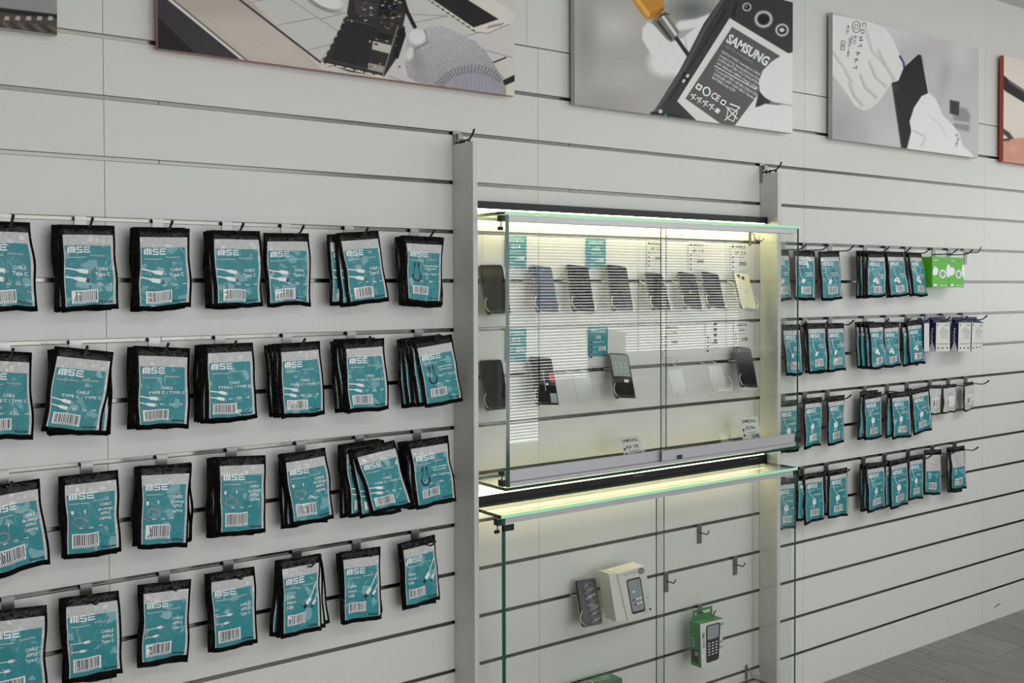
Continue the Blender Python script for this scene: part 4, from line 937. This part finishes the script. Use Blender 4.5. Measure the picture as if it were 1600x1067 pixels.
# ================================================================== POSTERS
rng = np.random.default_rng(5)
def sdf_poly(x, y, pts):
    """signed distance (px), negative inside"""
    d2 = np.full(x.shape, 1e12); s = np.ones(x.shape); n = len(pts)
    for i in range(n):
        ax, ay = pts[i]; bx, by = pts[i-1]
        ex, ey = bx-ax, by-ay; wx, wy = x-ax, y-ay
        t = np.clip((wx*ex+wy*ey)/(ex*ex+ey*ey+1e-9), 0, 1); dx, dy = wx-ex*t, wy-ey*t
        d2 = np.minimum(d2, dx*dx+dy*dy)
        c1 = y >= ay; c2 = y < by; c3 = ex*wy > ey*wx
        s = np.where((c1 & c2 & c3) | (~c1 & ~c2 & ~c3), -s, s)
    return s*np.sqrt(d2)
class Paint:
    def __init__(s, x, y, base):
        s.x, s.y = x, y; s.c = np.zeros((len(x), 3)); s.c[:] = base
    def mix(s, a, col):
        a = np.clip(a, 0, 1)[:, None]; col = np.asarray(col, float)
        s.c = s.c*(1-a)+(col if col.ndim == 2 else col[None, :])*a
    def poly(s, pts, col, soft=1.0, a=1.0): s.mix(a*(0.5-sdf_poly(s.x, s.y, pts)/soft), col)
    def line(s, pts, wd, col, soft=1.0, a=1.0):
        d = np.full(s.x.shape, 1e9)
        for (ax, ay), (bx, by) in zip(pts, pts[1:]):
            ex, ey = bx-ax, by-ay; t = np.clip(((s.x-ax)*ex+(s.y-ay)*ey)/(ex*ex+ey*ey), 0, 1)
            d = np.minimum(d, np.hypot(s.x-ax-ex*t, s.y-ay-ey*t))
        s.mix(a*(0.5-(d-wd/2)/soft), col)
    def blob(s, cx, cy, rx, ry, col, soft=0.3, a=1.0, ang=0):
        ca, sa = math.cos(ang), math.sin(ang); X = (s.x-cx)*ca+(s.y-cy)*sa; Y = -(s.x-cx)*sa+(s.y-cy)*ca
        s.mix(a*(1-(np.hypot(X/rx, Y/ry)-(1-soft))/soft/1.0), col)
    def noise(s, amt, mask=None):
        n = rng.normal(0, amt, len(s.x))[:, None]; s.c = s.c+ (n if mask is None else n*np.clip(mask, 0, 1)[:, None])
    def shade(s, pts, fn):
        m = np.clip(0.5-sdf_poly(s.x, s.y, pts), 0, 1)[:, None]; s.c = s.c*(1-m)+s.c*fn(s.x, s.y)[:, None]*m
def poster(x0, x1, z0, z1, zdense, base, painter, label, texts=None, em='poster_edge', gain=1.3):
    YF = -0.030; org = Vector(((x0+x1)/2, -0.02, z0)); e = empty('poster', org, label, 'poster', 'repair photographs above the slat wall')
    build('board', MB().box(x0, x1, YF+0.0004, -0.012, z0, z1), em, e, org)
    build('spacer', MB().box(x0+.12, x0+.16, -0.012, -0.0012, z0+.02, z1-.1).box(x1-.16, x1-.12, -0.012, -0.0012, z0+.02, z1-.1), 'backing', e, org)
    nx = int((x1-x0)/0.0019); xs = np.linspace(x0, x1, nx); nz = int((zdense-z0)/0.0017)
    zs = np.concatenate([np.linspace(z0, zdense, nz), np.linspace(zdense, z1, 14)[1:]]) if zdense < z1-.02 else np.linspace(z0, z1, int((z1-z0)/.0017))
    X, Z = np.meshgrid(xs, zs); X = X.ravel(); Z = Z.ravel(); V = np.stack([X, np.full_like(X, YF), Z], 1)
    v = V-CAM; dz = v@D_; px = 800+FPX*(v@R_)/dz; py = CY-FPX*(v@U_)/dz
    P_ = Paint(px, py, base); painter(P_); P_.noise(2.0)
    col = np.clip(P_.c, 2, 245)/255.0; col = np.where(col <= .04045, col/12.92, ((col+.055)/1.055)**2.4); col = np.clip(col*gain, 0, 0.90)
    nzr = len(zs); idx = np.arange(nx*nzr).reshape(nzr, nx)
    F = np.stack([idx[:-1, :-1], idx[:-1, 1:], idx[1:, 1:], idx[1:, :-1]], -1).reshape(-1, 4)
    me = bpy.data.meshes.new('printed_picture'); me.vertices.add(len(V)); me.vertices.foreach_set('co', (V-np.array(org)).astype('f').ravel())
    me.loops.add(F.size); me.loops.foreach_set('vertex_index', F.ravel().astype('i')); me.polygons.add(len(F)); me.polygons.foreach_set('loop_start', np.arange(0, F.size, 4, dtype='i'))
    me.update(calc_edges=True)
    at_ = me.color_attributes.new('ink', 'FLOAT_COLOR', 'POINT'); at_.data.foreach_set('color', np.concatenate([col, np.ones((len(col), 1))], 1).astype('f').ravel())
    me.materials.append(MT['poster_print']); link('printed_picture', me, e)
    if texts:
        pr = Pr(); texts(pr); apply_print('print', pr, lambda a, b: at(a, b, YF-0.0004), e, org)
    return e
def paint0(P):
    P.mix(np.clip((P.y-10)/60, 0, 1)*.5, (120, 118, 116))
    P.poly([(-60, 6), (0, 14), (89, 30), (89, 60), (-60, 60)], (72, 66, 58), 3)
    P.line([(-30, 12), (4, 16), (89, 26)], 7, (26, 24, 24), 2)
    for i in range(6): P.poly([(8+i*17, 25), (15+i*17, 26), (14+i*17, 32), (6+i*17, 31)], (170, 168, 160), 1.5)
    for i in range(8): P.line([(i*12-6, 34+i), (i*12+8, 50)], 3, (110, 104, 92) if i % 2 else (45, 40, 36), 3)
def paintA(P):
    P.c[:] = (182, 181, 180)
    P.mix(np.clip((P.x-560)/240, 0, 1)*.6, (194, 189, 180)); P.mix(np.clip((P.y-110)/40, 0, 1)*np.clip((P.x-640)/100, 0, 1)*.5, (205, 198, 180))
    tile = (120, 120, 122)
    for a in ([(380, 6), (430, -4)], [(430, 40), (497, 27)], [(482, 78), (520, 69)], [(455, 0), (560, 70)], [(600, 20), (700, 25)], [(606, 118), (632, 128)], [(500, 30), (540, 20)], [(640, 37), (700, 25)], [(720, 58), (760, 48)], [(690, 60), (800, 90)]): P.line(a, 1.0, tile, 1.2)
    P.poly([(246, -40), (375, -15), (506, 112), (385, 99), (246, -20)], (166, 158, 148), 2); P.mix(np.clip(0.5-sdf_poly(P.x, P.y, [(300, 30), (430, 20), (506, 112), (385, 99)])/30, 0, 1)*.6, (190, 182, 172))
    P.line([(350, -24), (375, 0), (503, 99)], 3, (38, 36, 36)); P.poly([(246, -40), (263, 0), (385, 99), (246, 84)], (52, 48, 52)); P.poly([(246, 26), (312, 90), (246, 84)], (24, 22, 24), 1.5)
    P.line([(262, -2), (384, 98)], 2.2, (236, 236, 232)); P.line([(266, -4), (388, 96)], 1.6, (60, 54, 50))
    P.blob(505, 2, 36, 15, (60, 60, 62), .5, .8, .45); P.blob(508, -2, 34, 15, (205, 205, 204), .25, 1, .45)
    # opened phone
    P.poly([(499, 102), (598, 124), (606, 118), (500, 98)], (196, 180, 160), 2)
    P.poly([(501, 96), (512, 78), (541, 22), (546, -20), (630, -20), (634, 20), (619, 92), (600, 120), (545, 112)], (44, 42, 42))
    P.line([(503, 97), (541, 22), (546, -10)], 2, (178, 172, 164)); P.line([(503, 98), (598, 120)], 2.5, (196, 190, 180)); P.line([(598, 118), (622, 40)], 1.5, (140, 138, 132))
    P.poly([(537, 29), (592, 42), (573, 107), (516, 94)], (34, 32, 37)); P.line([(516, 94), (573, 107)], 1.2, (70, 68, 70)); P.line([(537, 29), (592, 42)], 1.2, (74, 72, 74))
    P.poly([(583, 64), (612, 71), (609, 84), (581, 77)], (178, 174, 164)); P.poly([(576, 98), (601, 104), (598, 114), (574, 108)], (146, 142, 134)); P.poly([(590, 50), (614, 56), (612, 64), (588, 59)], (26, 26, 28))
    P.poly([(622, 48), (632, 40), (634, 55), (622, 92), (614, 90)], (20, 20, 22)); P.poly([(553, 0), (590, 6), (586, 28), (556, 22)], (58, 56, 56)); P.poly([(594, -4), (622, -2), (618, 26), (592, 24)], (20, 20, 22))
    r2 = random.Random(4)
    for i in range(130):
        x = r2.uniform(505, 624); y = r2.choice([r2.uniform(-5, 40), r2.uniform(-5, 112)])
        if 520 < x < 590 and y > 32 and (x-516)/70+(y-30)/200 < 1.1: 
            if r2.random() < .93: continue
        if y < 100-(x-503)*1.9: continue
        P.poly([(x, y), (x+r2.uniform(1, 6), y+1), (x+r2.uniform(1, 5), y+r2.uniform(1, 4)), (x-1, y+2)], r2.choice([(150, 146, 138), (14, 14, 15), (90, 88, 84), (200, 196, 186), (120, 96, 60)]), 1)
    for i in range(14): P.blob(506+i*2.8+0, 92-i*5.2, 1.6, 1.6, (208, 204, 196) if i % 2 else (20, 20, 20), .5)
    for i in range(12): P.blob(508+i*7.6, 99+i*1.7, 2.0, 1.6, (216, 212, 204) if i % 2 else (20, 20, 20), .5)
    # second phone
    P.poly([(655, -15), (742, 50), (760, 52), (792, 40), (803, 33), (803, 18), (760, -8), (735, -15)], (200, 196, 188), 1.5); P.line([(655, -10), (742, 50), (762, 52), (795, 38)], 1.2, (120, 116, 110))
    P.poly([(668, -6), (740, 43), (779, 30), (722, -6)], (36, 33, 35), 1.2)
    for i in range(9): P.blob(676+i*8, 4+i*5.4, 2.6, 1.8, (70, 66, 62), .5)
    for i in range(5): P.line([(762+i*5, 44-i), (766+i*5, 40-i)], 1.4, (70, 66, 64))
    # tweezers, sticks
    P.line([(628, -8), (636, 18), (648, 42)], 6, (26, 26, 28), 1.5); P.line([(770, 98), (790, 90)], 2.2, (24, 22, 22)); P.line([(784, 131), (806, 121)], 9, (34, 32, 32), 1.5)
    # grey glove
    G = [(636, 60), (645, 50), (662, 54), (666, 43), (688, 40), (706, 46), (728, 58), (742, 64), (757, 78), (770, 96), (782, 118), (790, 136), (791, 150), (740, 144), (675, 134), (650, 128), (637, 120), (633, 100)]
    P.poly(G, (158, 155, 158), 1.5); m = np.clip(0.5-sdf_poly(P.x, P.y, G), 0, 1)
    P.c += (m*((P.x-700)*-.05+(P.y-90)*-.28))[:, None]; P.noise(9, m)
    P.blob(652, 98, 16, 34, (138, 135, 138), .7, .7, -.3); P.line([(664, 48), (668, 66), (650, 76), (641, 92)], 2.5, (104, 100, 102), 3, .8)
    for k in range(26):
        g = math.pi*(1.05+.74*k/25); cx, cy = 738, 150
        P.line([(cx+62*math.cos(g), cy+48*math.sin(g)), (cx+50*math.cos(g), cy+36*math.sin(g))], 2.0, (92, 94, 104), 1.5, .75)
    P.mix(np.clip(1-(np.hypot((P.x-740)/51, (P.y-152)/38)-.94)/.06, 0, 1)*m, (146, 146, 154))
    for k in range(14): P.line([(700+k*7, 152), (712+k*5.0, 124-8*math.sin(k/13*3.14))], 1.2, (116, 118, 128), 1.4, .55)
    P.blob(652, 58, 16, 14, (206, 204, 202), .3); P.blob(640, 84, 8, 14, (200, 198, 197), .4, .9, .2); P.noise(5, np.clip(1-np.hypot(P.x-652, P.y-58)/16, 0, 1))
def paintB(P):
    P.c[:] = (160, 157, 156)
    P.blob(960, 40, 60, 40, (186, 184, 182), .9, .8); P.blob(915, 60, 26, 90, (134, 131, 130), .9, .7); P.blob(940, 165, 70, 35, (142, 139, 137), .9, .7); P.blob(975, 120, 60, 30, (174, 171, 169), .9, .6)
    P.blob(1080, 15, 50, 30, (96, 102, 98), .8, .9); P.blob(1095, 30, 34, 22, (112, 116, 112), .8, .7)
    P.poly([(1004, 45), (1012, 34), (1022, 40), (1048, 62), (1066, 60), (1078, 50), (1100, 34), (1112, 30), (1100, 60), (1088, 96), (1076, 108), (1058, 118), (1040, 106), (1016, 82), (1004, 62)], (222, 220, 219), 3)
    P.blob(1040, 96, 34, 30, (226, 225, 224), .5, .9); P.blob(1052, 108, 20, 16, (200, 198, 197), .8, .6); P.line([(1064, 40), (1090, 36), (1112, 28)], 14, (220, 219, 218), 5); P.line([(1070, 58), (1074, 80)], 3, (170, 168, 168), 4, .8)
    P.line([(1000, -12), (1026, 24)], 18, (98, 96, 92), 2); P.poly([(1018, 34), (1040, 18), (1061, 50), (1058, 62), (1048, 66), (1040, 60)], (112, 110, 106), 2); P.line([(1036, 26), (1056, 54)], 4, (214, 212, 208), 2.5); P.line([(1028, 34), (1048, 60)], 4, (52, 50, 48), 2.5); P.line([(1024, 30), (1040, 20)], 2.5, (60, 58, 54), 1.5); P.line([(1030, 24), (1046, 22)], 2, (60, 56, 54), 1.5)
    P.poly([(980, -12), (1036, -12), (1038, 14), (1026, 30), (1010, 31), (998, 16)], (178, 126, 50), 2); P.line([(992, -6), (1014, 24)], 6, (214, 170, 96), 4, .8); P.line([(1024, 26), (1036, 14)], 3, (110, 72, 24), 3, .8)
    for i in range(6): P.line([(1014+i*4, 29-i*2), (1018+i*4, 20-i*2)], 1, (120, 80, 30), 1)
    P.line([(1057, 60), (1074, 84), (1088, 106)], 6, (34, 32, 32), 1.2)
    # phone body
    P.poly([(1140, -20), (1100, 36), (1062, 110), (1018, 180), (1075, 192), (1130, 202), (1190, 214), (1245, 120), (1245, -20)], (48, 47, 50), 1.5)
    P.line([(1138, -14), (1104, 40), (1066, 112), (1022, 178)], 5, (74, 72, 74), 2); P.line([(1134, 16), (1090, 86), (1046, 156)], 3, (30, 30, 32), 2)
    P.line([(1020, 178), (1062, 184)], 8, (28, 28, 30), 2); P.blob(1032, 174, 4, 4, (190, 190, 186), .4); P.blob(1040, 180, 3, 3, (60, 120, 120), .4); P.blob(1132, 182+10, 3, 3, (60, 120, 120), .4)
    P.poly([(1068, 112), (1080, 116), (1072, 132), (1062, 128)], (14, 14, 15)); P.poly([(1074, 115), (1078, 117), (1075, 122), (1071, 120)], (190, 190, 186)); P.poly([(1068, 123), (1072, 125), (1069, 130), (1065, 128)], (190, 190, 186))
    P.poly([(1140, 28), (1236, 86), (1160, 206), (1100, 200), (1058, 158)], (206, 205, 202), 1.2); P.poly([(1144, 42), (1226, 92), (1148, 196), (1130, 196), (1071, 154)], (82, 81, 80), 1.2)
    for (cx, cy, r_, a_) in ((1167, 11, 8, .5), (1193, 30, 16, .5), (1222, 47, 12, .5)):
        P.blob(cx, cy, r_, r_*.95, (196, 194, 190), .25); P.blob(cx, cy, r_*.72, r_*.68, (28, 28, 30), .3); P.blob(cx-1, cy-1, r_*.35, r_*.3, (120, 118, 116), .5)
    P.blob(1193, 30, 9, 8, (16, 16, 18), .3); P.blob(1222, 47, 5, 4, (200, 198, 196), .4); P.line([(1150, 6), (1146, 24)], 3, (24, 24, 26), 2)
    # right glove
    W_ = (224, 222, 221)
    P.poly([(1245, 80), (1222, 86), (1206, 96), (1192, 110), (1186, 126), (1187, 142), (1196, 154), (1210, 160), (1245, 166)], W_, 2); P.poly([(1186, 142), (1180, 168), (1204, 158), (1195, 152)], (36, 34, 36), 1.5)
    P.poly([(1245, 162), (1216, 164), (1196, 162), (1178, 170), (1160, 184), (1146, 200), (1150, 215), (1245, 215)], W_, 2); P.line([(1204, 160), (1245, 166)], 2.5, (150, 148, 148), 3, .9)
    P.blob(1200, 134, 14, 24, (204, 202, 201), .8, .6); P.blob(1215, 190, 40, 12, (206, 204, 203), .8, .6)
def textB(p):
    a = math.radians(31.5); ca, sa = math.cos(a), math.sin(a)
    def T(s, u, v, h, w_=None, m=WHT, b=0.0): p.text(s, 1143+u*ca-v*sa*0.62-0, 48+u*sa+v*ca+v*.10, h, m, al='l', ang=a, bold=b, width=w_)
    T('SAMSUNG', -2, 12, 14, 74, WHT, .038); T('High-Tech Samsung Battery', -1, 25, 4, 50, GRY)
    for i, (s_, w_) in enumerate((('MADE IN CHINA / Assembled in CHINA', 70), ('Designed and by Samsung Electronics Korea', 74), ('LI-ION BATTERY ACCUMULATEUR', 76), ('3.8V 2600mAh 9.88Wh Charge voltage', 76))):
        T(s_, -4-i*.6, 36+i*6.5, 4.2, w_, WHT)
    p.line([(1143-8+0*ca-58*sa*.62, 48+58*ca+5), (1143+72*ca-58*sa*.62-4, 48+72*sa+58*ca+5)], 1.2, WHT)
    for i, (s_, w_) in enumerate((('1.5 Li-Ion BATTERY 3.8V EB-L1G6LLU S/N', 76), ('CHARGER LIMIT 4.35V AB-C1 Standard', 76), ('BATTERIE Li-Ion 4.35V', 42))): T(s_, -5, 66+i*6.5, 4.2, w_, WHT)
    q_ = [(1092, 134), (1106, 142), (1120, 150), (1129, 155)]
    p.rrect(1092, 136, 9, 9, 1, a, WHT); p.rrect(1092, 136, 5, 5, 1, a, SCR); p.arc(1104, 143, 5.5, 6.5, 0, 6.28, 2.2, WHT); p.text('CE', 1118, 151, 10, WHT, ang=a, bold=.02, width=14); p.rrect(1130, 160, 8, 8, 1, a, WHT); p.rrect(1130, 160, 4, 4, 1, a, SCR)
    for i in range(4):
        x, y = 1083+i*9.5, 151+i*5.2; p.line([(x-4, y-4), (x+4, y+5)], 1.3, WHT); p.line([(x+4, y-4), (x-3, y+5)], 1.3, WHT); p.line([(x-3, y-4), (x+5, y-2)], 1.2, WHT)
    p.rrect(1121, 173, 7, 7, .6, a, WHT)
    p.line([(1134, 166), (1152, 186)], 1.8, WHT); p.line([(1156, 168), (1132, 188)], 1.8, WHT); p.line([(1138, 168), (1152, 174), (1146, 190), (1135, 184), (1138, 168)], 1.5, WHT); p.line([(1140, 162), (1156, 168)], 2.2, WHT)
def paintC(P):
    P.c[:] = (182, 180, 181)
    P.blob(1400, 50, 80, 30, (202, 200, 200), .9, .9); P.blob(1310, 200, 50, 60, (158, 155, 157), .9, .9); P.blob(1390, 215, 40, 40, (192, 189, 190), .8, .8); P.blob(1340, 220, 30, 50, (168, 166, 168), .8, .7)
    P.blob(1476, 120, 14, 60, (164, 162, 163), .9, .8, .25); P.blob(1500, 80, 30, 40, (200, 198, 198), .9, .8); P.blob(1520, 190, 20, 60, (186, 184, 185), .9, .7)
    P.poly([(1489, 165), (1510, 170), (1516, 180), (1514, 206), (1490, 200)], (138, 136, 140), 5); P.line([(1490, 190), (1512, 193)], 4, (190, 188, 190), 3, .8); P.poly([(1484, 156), (1499, 159), (1498, 181), (1484, 177)], (56, 52, 58), 2.5)
    G1 = [(1296, 22), (1330, 28), (1362, 35), (1384, 44), (1396, 62), (1406, 86), (1413, 108), (1411, 122), (1404, 129), (1394, 127), (1388, 138), (1372, 160), (1362, 169), (1350, 173), (1336, 166), (1326, 150), (1308, 126), (1296, 112)]
    P.poly(G1, (210, 208, 207), 1.8); m = np.clip(0.5-sdf_poly(P.x, P.y, G1), 0, 1)
    for pts, wd in (([(1326, 130), (1334, 150), (1346, 164)], 4), ([(1344, 118), (1352, 138), (1368, 152)], 4), ([(1358, 98), (1368, 122), (1384, 136)], 4), ([(1372, 80), (1384, 104), (1396, 124)], 4), ([(1300, 80), (1320, 110), (1330, 128)], 3), ([(1352, 44), (1362, 80), (1380, 100)], 3)):
        P.line(pts, wd, (160, 157, 157), 5, .7); P.line([(x-4, y+1) for x, y in pts], 2, (226, 224, 223), 5, .6)
    P.c += (m*((P.y-95)*-.12+6))[:, None]; P.noise(3, m)
    P.line([(1406, 88), (1412, 98), (1413, 108)], 3, (48, 52, 96), 1.5)
    P.poly([(1435, 85), (1441, 87), (1451, 150), (1446, 180), (1424, 204), (1416, 234), (1408, 232), (1393, 130), (1404, 126), (1412, 106)], (24, 23, 26), 1.2); P.line([(1440, 87), (1451, 148)], 1.2, (190, 188, 188), 1); P.line([(1394, 132), (1409, 230)], 1.5, (84, 82, 84), 1.2)
    P.blob(1400, 137, 4, 6, (70, 68, 72), .4); P.blob(1400, 137, 2.2, 4, (12, 12, 14), .4)
    G2 = [(1440, 150), (1451, 145), (1462, 154), (1473, 180), (1490, 197), (1500, 210), (1503, 226), (1518, 240), (1524, 250), (1418, 236), (1424, 206), (1421, 190), (1428, 168)]
    P.poly(G2, (224, 222, 221), 1.8); m = np.clip(0.5-sdf_poly(P.x, P.y, G2), 0, 1)
    P.line([(1428, 204), (1446, 214), (1440, 228)], 3, (180, 178, 178), 4, .8); P.line([(1452, 180), (1470, 196), (1480, 216)], 3, (190, 188, 188), 5, .7); P.line([(1500, 214), (1494, 230)], 2, (170, 168, 168), 2, .8); P.noise(3, m)
def textC(p):
    a = math.radians(103)
    for i, ch in enumerate('CONTAKT'): p.text(ch, 1350-i*2.0-.3*i, 38+i*11.3, 6.2, BLK, ang=math.radians(72), bold=.012, wide=1.1)
    p.text('4131', 1324.5, 46, 4.0, BLK, ang=math.radians(100), width=13); p.text('ON 6', 1331, 62, 3.2, BLK, ang=math.radians(100), width=12); p.text('ANTIS 1 4800', 1326.5, 74, 3.2, BLK, ang=math.radians(97), width=30)
    p.text('SI 21', 1336, 62, 3.2, BLK, ang=math.radians(100), width=14); p.arc(1338, 42, 6, 9, 0, 6.28, 1, BLK); p.rrect(1338, 42, 5, 7, .6, .2, BLK); p.rrect(1338, 42, 3.6, 5.4, .6, .2, WHT)
    p.rrect(1317, 71, 6.5, 15, .8, .1, BLK); p.rrect(1317, 71, 5, 13.4, .6, .1, CRD); p.text('14', 1317, 71, 4, BLK, ang=1.65)
    for i, ch in enumerate('OS3'): p.text(ch, 1495-i*.6+(i % 2)*2, 211+i*6.5, 4.2, BLK, ang=.3)
def paintD(P):
    P.c[:] = (208, 203, 190); P.blob(1590, 210, 30, 30, (200, 196, 184), .9, .7); P.line([(1566, 126), (1576, 136), (1602, 152)], 16, (40, 36, 36), 2); P.line([(1578, 128), (1602, 144)], 4, (96, 92, 90), 2); P.line([(1566, 204), (1575, 210), (1582, 220)], 7, (60, 50, 48), 3)
    P.poly([(1562, 222), (1580, 217), (1602, 215), (1700, 215), (1700, 270), (1562, 270)], (190, 140, 122), 3); P.blob(1584, 232, 14, 10, (206, 158, 140), .8, .7); P.line([(1562, 219), (1576, 218)], 3, (40, 26, 24), 2)
ZP0, ZP1 = 1.9862, 2.4385
poster(-1.082, -0.1000, ZP0, ZP1, 2.11, (140, 140, 140), paint0, 'leftmost poster, only its dark lower corner in frame')
poster(0.1100, 1.0955, ZP0, ZP1, 2.26, (182, 181, 180), paintA, 'poster of a grey gloved hand repairing an opened phone', em='poster_edge_rose', gain=1.42)
poster(1.3130, 2.2960, ZP0, ZP1, 2.395, (160, 157, 156), paintB, 'poster of a screwdriver opening a phone with a battery', textB, gain=1.42)
poster(2.5180, 3.4930, ZP0, ZP1, 2.436, (182, 180, 181), paintC, 'poster of white gloves holding a black phone', textC)
poster(3.6920, 4.6700, ZP0, ZP1, 2.436, (208, 203, 190), paintD, 'rightmost poster in warm cream with a skin tone corner', em='poster_edge_red')
